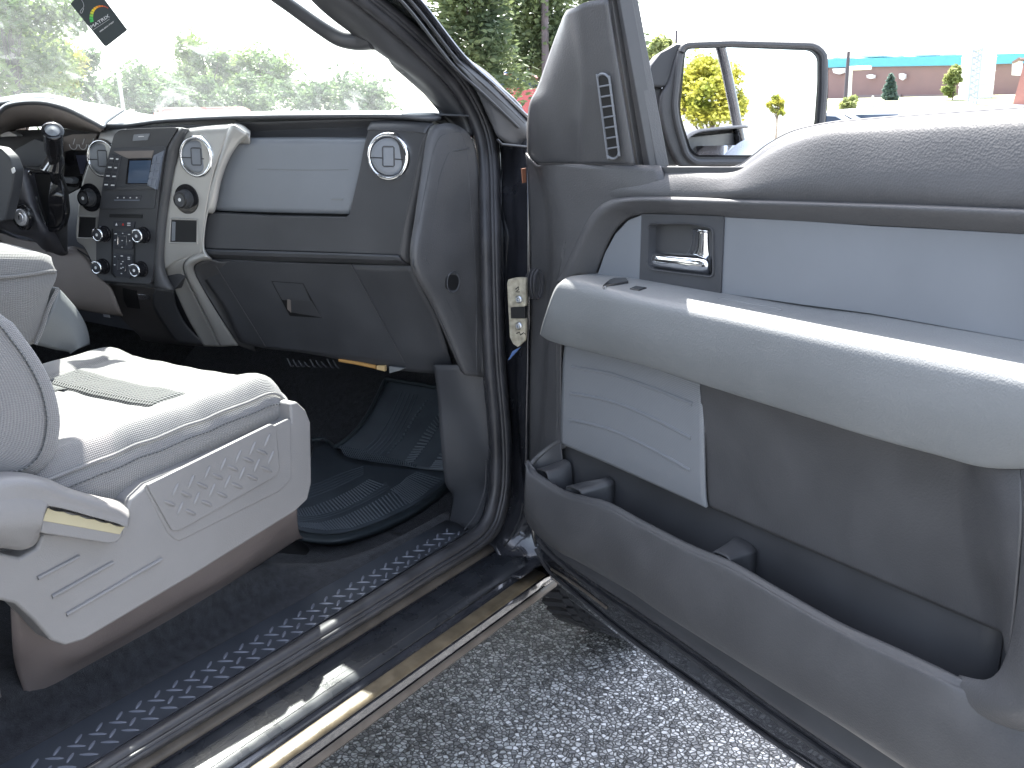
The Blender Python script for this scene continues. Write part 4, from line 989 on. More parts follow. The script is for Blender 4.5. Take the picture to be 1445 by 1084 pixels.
# lower console, knee bolster
low = patch('lower_console', [cl('452,785 520,782 600,790 668,803',.028), cl('470,850 540,850 610,850 690,860',.030), cl('495,900 560,900 640,905 720,920',.024), cl('520,935 590,950 680,960 760,985',.016), cl('590,1000 640,1010 740,1020 800,1035',.0), cl('600,1020 660,1030 760,1040 880,1048',-.04)], mat('lower_console_plastic',(.045,.042,.042),.45), stack, N=30, sub=4, smooth=180)
patch('lower_console', [cl('662,803 650,870 700,960 760,1035',.030), cl('700,808 700,870 760,970 820,1040',.034), cl('740,815 750,880 800,970 880,1045',.028)], dark2, stack, N=20, sub=3)
q = MB(); q.prism(cl('520,803 578,815 592,892 540,885 525,855',.036), -NF*.004); q.build('pull_recess', blk, low, bevel=.0008)
q = MB(); q.prism(cl('582,828 630,832 636,852 590,853',.040), -NF*.006); q.build('chrome_badge', chrome, low, bevel=.001)
patch('knee_bolster', [
    L('Z2','f',-.01,'-200,560 0,570 60,590 160,610 270,640 300,625 370,640'),
    L('Z2','f',.005,'-200,620 0,620 80,640 180,680 290,660 360,680 420,760'),
    L('Z2','f',.010,'-200,700 0,700 100,730 240,770 340,760 400,780 470,800'),
    L('Z2','f',.0,'-200,800 0,800 100,820 240,845 330,860 420,870 510,900'),
    L('Z2','f',-.03,'-200,850 0,850 100,870 240,870 340,893 440,910 522,920')], knee, stack, N=40, sub=4, smooth=180)
for s in ('0,600 40,655', '120,598 165,612 200,650','330,640 385,680 400,740'):
    q = MB(); q.tube(spl(L('Z2','f',.006,s),5), .002, 5); q.build('bolster_line', blk, stack)
plate('pedal_bracket','Z2','f',-.14,'435,905 465,908 468,930 440,925', steel, stack, t=.01, bevel=.001)

# instrument hood and cluster
clus = patch('instrument_cluster', [
    L('V4','f',-.03,'-300,360 0,240 100,170 300,150 480,180 600,230 690,250'),
    L('V4','f',.09,'-300,260 -60,190 60,100 250,80 430,120 580,190 685,245'),
    L('V4','f',.10,'-300,240 -60,170 50,85 250,62 430,95 580,165 700,230'),
    L('V4','f',.07,'-300,220 -60,150 60,75 250,50 430,66 600,120 720,200'),
    L('V4','f',-.02,'-300,200 -60,140 60,68 250,45 430,58 640,80 830,120')], MATS['dash_pad'], truck, N=60, sub=4, smooth=180)
patch('cluster_hood_inner', [
    L('V4','f',.088,'-300,265 -60,195 60,105 250,85 430,125 580,195 680,250'),
    L('V4','f',-.03,'-300,360 0,300 130,240 300,225 420,235 560,255 660,275')], knee, clus, N=40, sub=1)
plate('cluster_face','V4','f',-.06,'-260,260 690,240 640,330 520,640 400,700 -260,700', blk, clus, t=.01, bevel=0)
plate('gauge_panel','V4','f',-.035, rnd('400,305 480,282 650,275 600,390 470,385 405,400',10), knee, clus, t=.004, bevel=.001)
plate('gauge_window','V4','f',-.035, rnd('430,400 470,390 600,395 560,560 510,635 420,625',14), gloss, clus, t=.004, bevel=.001)
plate('gauge_display','V4','f',-.034,'505,420 590,420 552,545 535,545', mat('dim_display',(.06,.065,.10),.2), clus, t=.003, bevel=0)
for xx in (487,550,612):
    c = hit(*full('V4',xx,348),'f',-.033); q = MB(); u = Vector((.98,.2,0)); v = Vector((0,0,1))
    q.tube([c+(u*math.cos(R(a))+v*math.sin(R(a)))*.013 for a in range(180,361,20)], .0011, 5); q.tube([c, c+u*.008+v*.014], .0010, 5); q.build('gauge_mark', whitem, clus)
plate('cluster_bracket','V4','f',.03, rnd('100,380 230,310 320,340 330,470 250,500 90,490',12), darkflat, clus, t=.05, bevel=.004)
plate('air_vent_edge','V4','f',-.01,'0,300 0,275 60,260 110,285 112,296', silver, clus, t=.02, bevel=.003)
plate('light_switch','V4','f',.0, rnd('390,565 470,568 488,585 480,612 392,600',8), lgt2, clus, t=.02, bevel=.004)
# steering column, ignition, wheel rim, column shifter
colm = patch('steering_column', [
    L('V4','f',.10,'-200,430 0,440 90,480 150,500 200,515,.07 290,530,.05'),
    L('V4','f',.15,'-200,560 0,560 60,590 100,560,.16 180,560,.14 250,640,.1'),
    L('V4','f',.17,'-200,700 0,700 60,700 100,690 200,720 260,800,.13'),
    L('V4','f',.17,'-200,820 0,800 80,760 160,745 230,800 290,880,.13'),
    L('V4','f',.15,'-200,920 0,900 100,925 220,930 300,945 370,950,.1'),
    L('V4','f',.08,'-200,925 0,910 100,940 220,975 300,1050 440,1080,.03')], mat('column_plastic',(.05,.05,.058),.5,bump=('leather',420,.4,.0005)), truck, N=40, sub=5, smooth=180)
patch('column_lower', [L('V4','f',.06,'200,520 330,520 420,560'), L('V4','f',.11,'230,760 360,780 450,760'), L('V4','f',.09,'280,930 380,940 450,900'), L('V4','f',.02,'300,1040 400,1084 450,1075')], darkflat, colm, N=20, sub=4)
sl_ = L('V4','f',.135, rnd('195,525 380,540 420,650 435,800 410,900 350,925 300,900 240,720',26,6))
q = MB(); q.tube(spl(sl_,1,True), .005, 8); q.build('shifter_boot_rim', gloss, colm)
q = MB(); q.prism([p-NF*.012 for p in sl_], -NF*.004); q.build('shifter_boot_well', blk, colm)
patch('shifter_boot', [L('V4','f',.145,'345,580 375,570 410,580'), L('V4','f',.165,'325,700 370,690 425,700'), L('V4','f',.145,'320,820 370,830 425,820'), L('V4','f',.13,'320,905 360,915 400,900')], gloss, colm, N=12, sub=5, smooth=180)
k0, k1 = hit(*full('V4',350,255),'f',.26), hit(*full('V4',372,560),'f',.16)
q = MB(); ax = (k0-k1); ln = ax.length; q.lathe(k1+ax*.55, ax, [(.014,-ln*.15),(.018,0),(.0205,ln*.06),(.0205,ln*.36),(.0225,ln*.40),(.0235,ln*.44),(.021,ln*.455),(.016,ln*.46)], 32, cap=False); lv = q.build('gear_lever', gloss, truck, smooth=40)
q = MB(); q.lathe(k1+ax*.55, ax, [(.017,ln*.452),(.0001,ln*.465)], 24, cap=False); q.build('lever_button', lgt2, lv, smooth=180)
q = MB(); q.tube([k1-ax*.1, k1+ax*.3, k1+ax*.55], [.012,.014,.015], 12); q.build('lever_stem', gloss, lv)
patch('lever_shroud', [L('V4','f',.17,'265,520 300,450 320,420'), L('V4','f',.20,'300,530 330,480 350,440'), L('V4','f',.20,'385,550 390,500 395,420'), L('V4','f',.17,'400,540 425,480 415,400')], gloss, lv, N=12, sub=4, smooth=180)
ci = hit(*full('V4',157,832),'f',.178)
q = MB(); q.lathe(ci, NF, [(.0325,0),(.031,.006),(.026,.008),(.023,.002)], 40, cap=False); ig = q.build('ignition_collar', gloss, colm, smooth=40)
q = MB(); q.lathe(ci, NF, [(.0205,.0),(.0205,.009),(.018,.011),(.011,.011),(.010,.013),(.0001,.013)], 40, cap=False); q.build('key_cylinder', mat('brushed_key_cylinder',(.6,.6,.62),.4,metal=.7), ig, smooth=40)
q = MB(); q.box(ci+NF*.0135, (.003,.002,.010)); q.build('key_slot', blk, ig)
wc = hit(-210,240,'f',.30); wn = (NF+Vector((0,0,.35))).normalized()
wu = wn.cross(Vector((0,0,1))).normalized(); wv = wn.cross(wu)
q = MB(); q.tube([wc+(wu*math.cos(R(a))+wv*math.sin(R(a)))*.19 for a in range(0,361,6)], .016, 12, cap=False); sw = q.build('steering_wheel', dark2, truck, smooth=180)
plate('wheel_spoke','V4','f',.23, rnd('-250,330 0,370 60,430 95,520 80,640 30,860 -250,880',20), darkflat, sw, t=.03, bevel=.008, seg=3)
plate('spoke_button','V4','f',.234, rnd('72,510 92,500 100,530 82,545',8), whitem, sw, t=.002, bevel=0)
q = MB(); q.lathe(wc-wn*.02, wn, [(.08,-.03),(.075,.01),(.05,.025),(.0001,.028)], 32, cap=False); q.build('wheel_hub', dark2, sw, smooth=180)
q = MB(); q.tube([wc-wn*.03, wc-wn*.45-Vector((0,0,.1))], .04, 16); q.build('column_tube', darkflat, colm)
# ================================================================== cab shell, glass, pillar trim
# windscreen plane through the pillar line
def wz(y): return 1.53 - .737*(y-.16)
gq = MB(); 
gq.grid([[Vector((x*(1-.10*t)-.12*t, .42-.94*t + .10*(1-((x+1.15)/1.02)**2)*(1-.3*t), wz(.42)+ (wz(-.52)-wz(.42))*t)) for x in [-.14-2.02*i/24 for i in range(25)]] for t in [j/8 for j in range(9)]])
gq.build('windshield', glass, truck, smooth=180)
# interior pillar trim with grab handle
pt = patch('pillar_trim', [
    [apx(*full('W2',x,y),-.150) for x,y in ((330,-260),(520,-60),(700,110),(880,270),(1020,420),(1130,590),(1170,680))],
    [apx(*full('W2',x,y),-.155) for x,y in ((250,-220),(430,-30),(620,130),(800,290),(950,440),(1060,600),(1100,690))],
    [apx(*full('W2',x,y),-.185) for x,y in ((180,-200),(350,-20),(560,160),(700,300),(860,430),(1000,600),(1020,665))],
    [apx(*full('W2',x,y),-.235) for x,y in ((120,-190),(330,40),(540,200),(640,250),(700,330),(745,372),(800,400))],
    ], dark2, truck, N=60, sub=4, smooth=180)
patch('pillar_trim_lower', [
    [apx(*full('W2',x,y),-.225) for x,y in ((540,235),(600,240),(660,268),(700,330),(740,368),(790,375),(860,455),(920,530),(942,580))],
    [apx(*full('W2',x,y),-.195) for x,y in ((600,180),(650,220),(700,270),(740,330),(790,350),(850,400),(930,490),(980,570),(1000,625))],
    [apx(*full('W2',x,y),-.158) for x,y in ((640,120),(700,170),(760,220),(830,290),(890,350),(940,400),(1010,490),(1060,590),(1100,680))]], dark2, pt, N=40, sub=3, smooth=180)
patch('pillar_trim_foot', [[apx(*full('W2',x,y),-.215) for x,y in ((925,525),(948,575),(915,610),(930,625))], [apx(*full('W2',x,y),-.19) for x,y in ((985,540),(1000,600),(1010,640),(1030,665))], [apx(*full('W2',x,y),-.165) for x,y in ((1060,570),(1090,630),(1100,680),(1110,700))]], dark, pt, N=20, sub=3)
gh = [apx(*full('W2',x,y),x0) for x,y,x0 in ((-40,-190,-.24),(60,-60,-.265),(200,45,-.275),(340,145,-.275),(430,195,-.265),(520,205,-.24),(590,190,-.21))]
q = MB(); q.tube(spl(gh,8), [.0135+.014*(i/49.0)**3 for i in range(49)], 14); q.build('grab_handle', dark2, pt, smooth=180)
patch('grab_handle_root', [[apx(*full('W2',x,y),-.22) for x,y in ((200,-100),(300,-20),(380,10),(495,95),(520,140))], [apx(*full('W2',x,y),-.20) for x,y in ((260,-110),(360,-40),(460,30),(570,110),(600,160))], [apx(*full('W2',x,y),-.18) for x,y in ((300,-130),(420,-40),(520,20),(620,100),(660,180))]], dark2, pt, N=24, sub=4, smooth=180)
# roof, headliner, rear of the cab
roof = MB()
def rx(x): return x
for z0, nm in ((0,'roof'),):
    rows = [[Vector((x, y, zz + .05*(1-((x+1.15)/.92)**2))) for x in [-.24-1.82*i/16 for i in range(17)]] for y, zz in ((-.52,2.0),(-.7,2.04),(-1.2,2.05),(-2.0,2.03),(-2.55,1.99))]
    roof.grid(rows)
rf = roof.build('roof', paint, truck, solid=.05, smooth=180)
q = MB(); q.grid([[Vector((x, y, 1.96 + .05*(1-((x+1.15)/.9)**2))) for x in [-.27-1.76*i/8 for i in range(9)]] for y in (-.54,-1.2,-2.5)]); q.build('headliner', lgt, rf, solid=.01, smooth=180)
q = MB()
q.prism([Vector((-.02,y,z)) for y,z in ((-1.34,.46),(-1.40,1.40),(-2.6,1.42),(-2.6,.46))], Vector((-.12,0,0)))
q.prism([Vector((-.06,y,z)) for y,z in ((-1.38,1.38),(-1.44,1.38),(-1.44,1.42),(-1.38,1.42))], Vector((-.1,0,0)))
q.build('cab_side', paint, truck, bevel=.01)
q = MB(); q.tube([Vector((-.10,-1.40,1.40)),Vector((-.26,-1.44,1.98))], .05, 8); q.tube([Vector((-.10,-2.5,1.40)),Vector((-.26,-2.40,1.98))], .06, 8); q.tube([Vector((-.24,-.50,1.99)),Vector((-.24,-1.4,2.01)),Vector((-.26,-2.5,1.98))], .04, 8); q.build('side_pillars', paint, truck)
q = MB(); q.box((-1.15,-2.58,1.0),(2.2,.05,1.0)); q.box((-1.15,-2.5,1.90),(1.8,.1,.1)); q.build('cab_rear_wall', paint, truck, bevel=.01)
q = MB(); q.box((-2.24,-.65,.90),(.10,1.5,.95)); q.box((-2.24,-1.95,.90),(.10,1.0,.95)); q.tube([Vector((-2.2,.12,1.42)),Vector((-2.04,-.50,1.99)),Vector((-2.04,-2.4,1.98)),Vector((-2.18,-2.5,1.4))], .04, 8); q.tube([Vector((-2.2,-1.4,1.38)),Vector((-2.05,-1.44,1.98))], .05, 8)
dd = q.build('driver_door', paint, truck, bevel=.01)
q = MB(); q.box((-2.17,-.65,.95),(.04,1.4,.80)); q.build('door_lining', dark, dd, bevel=.01)
q = MB(); q.box((-1.12,-1.15,.44),(2.12,2.4,.03)); q.box((-1.15,1.5,.85),(1.6,.7,.5)); q.build('floor_pan', blk, truck, bevel=.01)
q = MB(); q.box((-1.15,.50,1.325),(2.1,.30,.03)); q.box((-1.15,.98,1.20),(2.1,.04,.30)); q.build('cowl_panel', darkflat, truck, bevel=.004)
q = MB(); q.box((-2.15,.35,.85),(.03,1.3,.85)); q.build('left_footwell_wall', carpet, truck, bevel=.004)
# hood, fender, wheel
hood = patch('hood', [[Vector((x,.50,z)) for x,z in ((-.12,1.36),(-.4,1.42),(-1.0,1.44),(-1.6,1.42),(-2.18,1.36))], [Vector((x,1.0,z)) for x,z in ((-.12,1.33),(-.4,1.39),(-1.0,1.41),(-1.6,1.39),(-2.18,1.33))], [Vector((x,1.7,z)) for x,z in ((-.16,1.26),(-.4,1.31),(-1.15,1.33),(-1.9,1.31),(-2.14,1.26))], [Vector((x,1.85,z)) for x,z in ((-.2,1.15),(-.4,1.18),(-1.15,1.2),(-1.9,1.18),(-2.1,1.15))]], paint, truck, N=30, sub=4, smooth=180)
def fender(x0, sgn):
    arch = [(.12,1.40),(.12,.46),(.28,.42)] + [(.76+.47*math.cos(R(a)), .42+.47*math.sin(R(a))) for a in range(170,5,-15)] + [(1.26,.44),(1.85,.5),(1.88,1.15),(1.7,1.28),(1.0,1.36)]
    q = MB(); q.prism([Vector((x0,y,z)) for y,z in arch], Vector((-.12*sgn,0,0))); return q
fen = fender(-.015,1).build('front_fender', paint, truck, bevel=.012)
fender(-2.47,-1).build('front_fender', paint, truck, bevel=.012)
q = MB(); q.box((-1.15,1.86,.80),(2.1,.12,.7)); q.build('front_end', paint, truck, bevel=.03)
def wheel(cx, cy):
    q = MB(); c = Vector((cx,cy,.405)); X = Vector((1,0,0))
    q.lathe(c, X, [(.22,-.10),(.30,-.125),(.37,-.12),(.395,-.10),(.404,-.05),(.405,0),(.404,.05),(.395,.10),(.37,.12),(.30,.125),(.22,.10)], 72)
    w = q.build('front_wheel', rub, truck, smooth=60)
    q = MB()
    for k in range(56):
        a = 2*math.pi*k/56; t = Vector((0,-math.sin(a),math.cos(a))); rr = Vector((0,math.cos(a),math.sin(a)))
        for s in (-1,1):
            M = Matrix((X, t, rr)).transposed(); M2 = M@Matrix.Rotation(R(18*s),3,'Z')
            q.box(c+rr*.405+X*.075*s, (.085,.022,.014), M2)
            q.box(c+rr*.405+X*.02*s+t*.012, (.03,.026,.012), M2)
    q.build('tyre_tread', rub, w, smooth=30)
    q = MB(); q.lathe(c, X, [(.215,-.1),(.22,.09),(.20,.07),(.06,.03),(.0001,.03)], 40); q.build('rim', silver, w, smooth=40)
wheel(-.15,.74); wheel(-2.33,.74)
q = MB(); q.box((-1.15,.74,.36),(1.8,.09,.09)); q.box((-1.15,-1.5,.36),(1.0,4.5,.12)); q.build('chassis', blk, truck, bevel=.01)
# glovebox wiring below the dash
q = MB(); q.tube(spl(L('M4','f',-.13,'295,68 380,82 440,95 490,105'),6), .005, 8); q.build('wiring_loom', mat('orange_tape',(.45,.25,.08),.5), dash)
q = MB(); q.prism(L('M4','f',-.12,'490,98 533,98 535,128 490,118'), -NF*.01); q.build('connector', mat('tan_connector',(.5,.36,.18),.5), dash, bevel=.001)
q = MB(); q.prism(L('M4','f',-.12,'556,102 640,112 610,125 558,138'), -NF*.01); q.build('connector', lgt, dash, bevel=.001)
q = MB(); 
for i in range(9):
    x = 20+30*i; p = L('M4','f',-.16,'%d,%d %d,%d %d,%d' % (x, 60+6*i%20, x+20, 100, x+34, 95+i*2)); q.tube(spl(p,4), .0025, 5)
q.build('underdash_cables', rub, dash)

# rear-view mirror (just above the frame) and the tag hanging from it
q = MB(); rv = hit(20,-150,'y',-.30); q.box(rv, (.26,.025,.075)); rvm = q.build('rear_view_mirror', dark2, truck, bevel=.012, seg=3)
q = MB(); q.box(rv+Vector((0,-.014,0)), (.24,.003,.06)); q.build('mirror_glass', mirror_m, rvm)
q = MB(); q.tube([rv+Vector((0,.01,.03)), rv+Vector((0,.10,.10))], .01, 8); q.build('mirror_stem', dark2, rvm)
PL['g'] = ((-fw+Vector((0,0,-.26))).normalized(), 0)
tc_ = hit(138,25,'y',-.30); PL['g'] = (PL['g'][0], tc_.dot(PL['g'][0]))
gn = PL['g'][0]
tagc = mat('black_card',(.035,.045,.048),.4)
tg = empty('hanging_tag', tc_); tag(tg, 'black card tag with a coloured gauge arc hanging at an angle behind the windshield', 'hanging tag')
card = plate('card','T6','g',0, rnd('318,45 390,-40 480,-110 640,-110 700,-10 962,340 725,525 700,520',9), tagc, tg, t=.0012, bevel=0)
ac = [(.05,.5,.12),(.08,.5,.10),(.25,.55,.08),(.6,.6,.05),(.75,.6,.03),(.8,.45,.03),(.8,.35,.03),(.75,.22,.03),(.7,.15,.03),(.6,.10,.04),(.5,.08,.04)]
path = [(560,250),(552,222),(552,190),(556,158),(566,130),(584,105),(606,86),(634,74),(664,69),(694,71),(722,80),(748,98)]
wd = [38,40,40,38,34,30,26,22,18,14,10,6]
for i in range(11):
    (x0,y0),(x1,y1) = path[i], path[i+1]; dx, dy = x1-x0, y1-y0; l = math.hypot(dx,dy); nx, ny = -dy/l, dx/l
    s0, s1 = wd[i]/2, wd[i+1]/2; x1 -= dx*.18; y1 -= dy*.18
    plate('arc_segment','T6','g',.0006,'%.1f,%.1f %.1f,%.1f %.1f,%.1f %.1f,%.1f' % (x0+nx*s0,y0+ny*s0,x1+nx*s1,y1+ny*s1,x1-nx*s1,y1-ny*s1,x0-nx*s0,y0-ny*s0), mat('arc_%d' % i, ac[i], .5), tg, t=.0005, bevel=0)
def ttext(name, body, x, y, h, x2, y2):
    a, b = L('T6','g',.0012,'%d,%d %d,%d' % (x,y,x2,y2)); c = (a+b)/2; ux = (b-a).normalized(); uy = gn.cross(ux)
    o = text(name, body, c, ux, uy, h, whitem, None, .0002, ext=.0)
    w = (b-a).length; ww = max(v.co.dot(ux) for v in o.data.vertices)-min(v.co.dot(ux) for v in o.data.vertices)
    for v in o.data.vertices:
        d = v.co-c; v.co = c+ux*d.dot(ux)*(w/ww)+uy*d.dot(uy)+gn*d.dot(gn)-tg.location
    o.parent = tg
pxs = (hit(100,30,'g',0)-hit(101,30,'g',0)).length
ttext('tag_lettering','MATRIX',548,312,.0105,752,180)
ttext('tag_number','888-803-7387',648,362,.0042,808,246)
q = MB(); q.tube([p+gn*.001 for p in L('T6','g',0,'572,342 760,218')], .0003, 4); q.build('tag_rule', whitem, tg)
q = MB(); q.tube(spl([p+gn*.0016 for p in L('T6','g',0,'450,-400 448,-120 440,-20 462,30 470,75 440,115 430,140 448,150 470,95')],5), .0007, 6); q.build('tag_chain', steel, tg)

# rubber floor mat (lies loose in the footwell)
fm = empty('floor_mat', (-.6,.1,.48)); tag(fm, 'black ribbed rubber floor mat in the passenger footwell', 'floor mat')
def mp(x, y, ax='z', v=.492): return hit(*full('M4',x,y), ax, v)
fl = '50,945 90,975 160,990 250,995 330,985 450,950 560,905 700,835 800,765 878,690'
bk_ = '165,500 235,490 300,560 360,590 420,600 500,612 580,622 690,640 780,652 868,660'
A_ = [mp(*[float(a) for a in t.split(',')]) for t in fl.split()]
B_ = [mp(*[float(a) for a in t.split(',')]) for t in bk_.split()]
a_, b_ = res(A_,60), res(B_,60)
basep = patch('mat_floor', [[p+Vector((0,0,-.010)) for p in a_], a_, [p.lerp(q_,.5) for p,q_ in zip(a_,b_)], b_], matrub, fm, N=60, sub=3, smooth=60)
edge = L('M4','z',.492,'50,945 90,975 160,990 250,995 330,985 450,950 560,905 700,835 800,765 878,690')
patch('mat_lip', [[p+Vector((0,0,.003)) for p in res(edge,40)], [p+Vector((.02,-.03,.002))+Vector((0,0,0)) for p in res(L('M4','z',.492,'48,950 90,982 160,998 250,1003 330,994 450,960 560,915 700,845 800,775 880,700'),40)],
                  [hit(*full('M4',*[float(a) for a in t.split(',')]),'z',.455) for t in '75,1010 110,1030 170,1040 250,1046 330,1042 450,1010 560,970 700,895 800,825 885,758'.split()]], mat('mat_edge_rubber',(.035,.045,.05),.5), fm, N=40, sub=3, smooth=180)
ci_ = 0
# riser part of the mat leaning on the toe board
up_ = L('M4','t',.022,'540,172 640,195 800,215')
ut = [L('M4','t',.022,'270,530 420,555 560,600 700,640 868,655'), L('M4','t',.020,'380,430 500,440 620,480 740,520 862,560'), L('M4','t',.018,'470,300 580,320 680,345 770,370 850,400'), L('M4','t',.016,'535,175 610,180 690,190 770,200 830,215')]
rz = patch('mat_riser', ut, matrub, fm, N=50, sub=5, smooth=180)
q = MB(); q.tube(spl(L('M4','t',.026,'275,525 330,490 400,420 460,330 510,230 535,180 560,172 680,190 810,212'),6), .008, 8); q.build('mat_rim', MATS['mat_edge_rubber'], fm)
q = MB(); q.tube(spl([mp(x,y,'z',.496) for x,y in ((150,490),(210,485),(250,505),(275,530))],6), .008, 8); q.build('mat_rim', MATS['mat_edge_rubber'], fm)
# ribs: two ladders of cross bars and bundles of long ribs
ribs = []
def lerp2(P, t):
    k = min(int(t*(len(P)-1)), len(P)-2); f = t*(len(P)-1)-k; return (P[k][0]+(P[k+1][0]-P[k][0])*f, P[k][1]+(P[k+1][1]-P[k][1])*f)
def ladder(lo, hi, n, ax, v, r, name='mat_rib'):
    q = MB()
    for i in range(n):
        a, b = lerp2(lo, i/(n-1)), lerp2(hi, i/(n-1)); q.tube([mp(*a,ax,v), mp(*b,ax,v)], r, 5)
    q.build(name, matrib, fm)
ladder([(100,950),(230,968),(360,955),(500,905),(650,830)], [(70,925),(190,930),(310,900),(440,840),(590,755)], 36, 'z', .4935, .003)
ladder([(70,895),(180,890),(320,850),(420,800),(530,730)], [(50,860),(150,845),(270,800),(370,750),(450,700)], 30, 'z', .4935, .003)
ladder([(670,825),(720,795),(770,755),(840,700)], [(570,750),(620,720),(650,690),(700,660)], 16, 'z', .4935, .003)
for k in range(4):
    t = k/3; q = MB(); q.tube(spl([mp(70+10*t,920-28*t,'z',.4935),mp(240-10*t,895-35*t,'z',.4935),mp(400-10*t,830-38*t,'z',.4935),mp(560-20*t,745-30*t,'z',.4935)],8), .0022, 5); q.build('mat_rib', matrib, fm)
for k in range(5):
    t = k/4; q = MB(); q.tube(spl([mp(60,820-70*t,'z',.4935),mp(180,780-60*t,'z',.4935),mp(300,730-60*t,'z',.4935),mp(420,670-40*t,'z',.4935)],8), .0022, 5); q.build('mat_rib', matrib, fm)
for k in range(5):
    q = MB(); q.tube(spl([mp(415+20*k,550+8*k,'t',.025),mp(500+20*k,470+5*k,'t',.024),mp(560+22*k,380,'t',.022),mp(625+20*k,235+5*k,'t',.020)],8), .0022, 5); q.build('mat_rib', matrib, fm)
ladder([(635,610),(690,530),(760,430),(830,335)], [(690,600),(745,530),(800,450),(835,370)], 18, 't', .024, .003)
ladder([(770,640),(800,600),(850,530)], [(868,640),(868,600),(868,560)], 9, 't', .024, .003)
ladder([(300,520),(420,545),(560,585),(700,620)], [(330,580),(450,600),(580,625),(690,645)], 34, 't', .026, .0025)
ladder([(550,560),(620,480),(680,380),(750,285)], [(560,555),(630,478),(690,380),(758,283)], 16, 't', .024, .004)
# ================================================================== outside
def noise_n(t, tc, scale, detail=4, rough=.5, kind='ShaderNodeTexNoise'):
    n = t.nodes.new(kind); n.inputs['Scale'].default_value = scale
    if kind == 'ShaderNodeTexNoise': n.inputs['Detail'].default_value = detail; n.inputs['Roughness'].default_value = rough
    t.links.new(tc.outputs['Object'], n.inputs['Vector']); return n
asp = bpy.data.materials.new('worn_asphalt'); asp.use_nodes = True; t = asp.node_tree; b = t.nodes['Principled BSDF']; tc = t.nodes.new('ShaderNodeTexCoord')
vo = noise_n(t, tc, 78, kind='ShaderNodeTexVoronoi'); vo.feature = 'F1'
ve = noise_n(t, tc, 78, kind='ShaderNodeTexVoronoi'); ve.feature = 'DISTANCE_TO_EDGE'
bw = t.nodes.new('ShaderNodeSeparateColor'); t.links.new(vo.outputs['Color'], bw.inputs[0])
r1 = t.nodes.new('ShaderNodeValToRGB'); r1.color_ramp.elements[0].position = .0; r1.color_ramp.elements[0].color = (.16,.16,.165,1); r1.color_ramp.elements[1].position = 1; r1.color_ramp.elements[1].color = (.92,.91,.90,1)
e = r1.color_ramp.elements.new(.25); e.color = (.30,.295,.29,1); e = r1.color_ramp.elements.new(.7); e.color = (.62,.615,.60,1)
t.links.new(bw.outputs[0], r1.inputs[0])
r2 = t.nodes.new('ShaderNodeMapRange'); r2.inputs[1].default_value = .03; r2.inputs[2].default_value = .16; r2.inputs[3].default_value = .16; r2.inputs[4].default_value = 1
t.links.new(ve.outputs['Distance'], r2.inputs[0])
n3 = noise_n(t, tc, 2.2, 5); r3 = t.nodes.new('ShaderNodeMapRange'); r3.inputs[1].default_value = .3; r3.inputs[2].default_value = .7; r3.inputs[3].default_value = .62; r3.inputs[4].default_value = 1.15; t.links.new(n3.outputs['Fac'], r3.inputs[0])
mm = t.nodes.new('ShaderNodeMath'); mm.operation = 'MULTIPLY'; t.links.new(r2.outputs[0], mm.inputs[0]); t.links.new(r3.outputs[0], mm.inputs[1])
sc = t.nodes.new('ShaderNodeVectorMath'); sc.operation = 'SCALE'; t.links.new(r1.outputs[0], sc.inputs[0]); t.links.new(mm.outputs[0], sc.inputs['Scale']); t.links.new(sc.outputs[0], b.inputs['Base Color'])
bp = t.nodes.new('ShaderNodeBump'); bp.inputs['Strength'].default_value = 1; bp.inputs['Distance'].default_value = .006
n4 = noise_n(t, tc, 60, 3); ad = t.nodes.new('ShaderNodeMath'); ad.operation = 'ADD'; t.links.new(r2.outputs[0], ad.inputs[0]); t.links.new(n4.outputs['Fac'], ad.inputs[1]); t.links.new(ad.outputs[0], bp.inputs['Height'])
t.links.new(bp.outputs[0], b.inputs['Normal']); b.inputs['Roughness'].default_value = .6
def terr(x, y):
    d = math.hypot(x, y); k = max(0, min(1, (d-32)/42)); return 2.6*k*k*(3-2*k)
q = MB(); NR = [0,2,4,6,8,9,11,13,15,18,22,26,30,36,44,55,70,90,110,160,300,900]
q.grid([[Vector((r*math.cos(2*math.pi*k/64), r*math.sin(2*math.pi*k/64), terr(r,0))) for k in range(65)] for r in NR])
g = q.build('ground', asp, None, smooth=180); tag(g, kind='structure')
gr_m = mat('sunlit_lawn', (.28,.30,.17), .9, bump=('noise',30,1,.05), var=(.3,2))
def along(px, d, z=None):
    r_ = ray(px, 150); h = Vector((r_.x, r_.y, 0)).normalized(); p = Vector((CAM.x, CAM.y, 0)) + h*d
    p.z = terr(p.x, p.y) if z is None else z; return p
def ztop(px, py, d):
    """height of the point seen at pixel (px,py) at horizontal distance d"""
    r_ = ray(px, py); k = d/math.hypot(r_.x, r_.y); return CAM.z + r_.z*k
# lawn strip in front of the long building
rows = [[along(px, d, None)+Vector((0,0,.02)) for px in (1120,1180,1240,1320,1400,1480,1560,1640)] for d in (44,50,58,66,74)]
lawn = patch('lawn', rows, gr_m, None, N=30, sub=3, solid=0); tag(lawn, kind='structure')
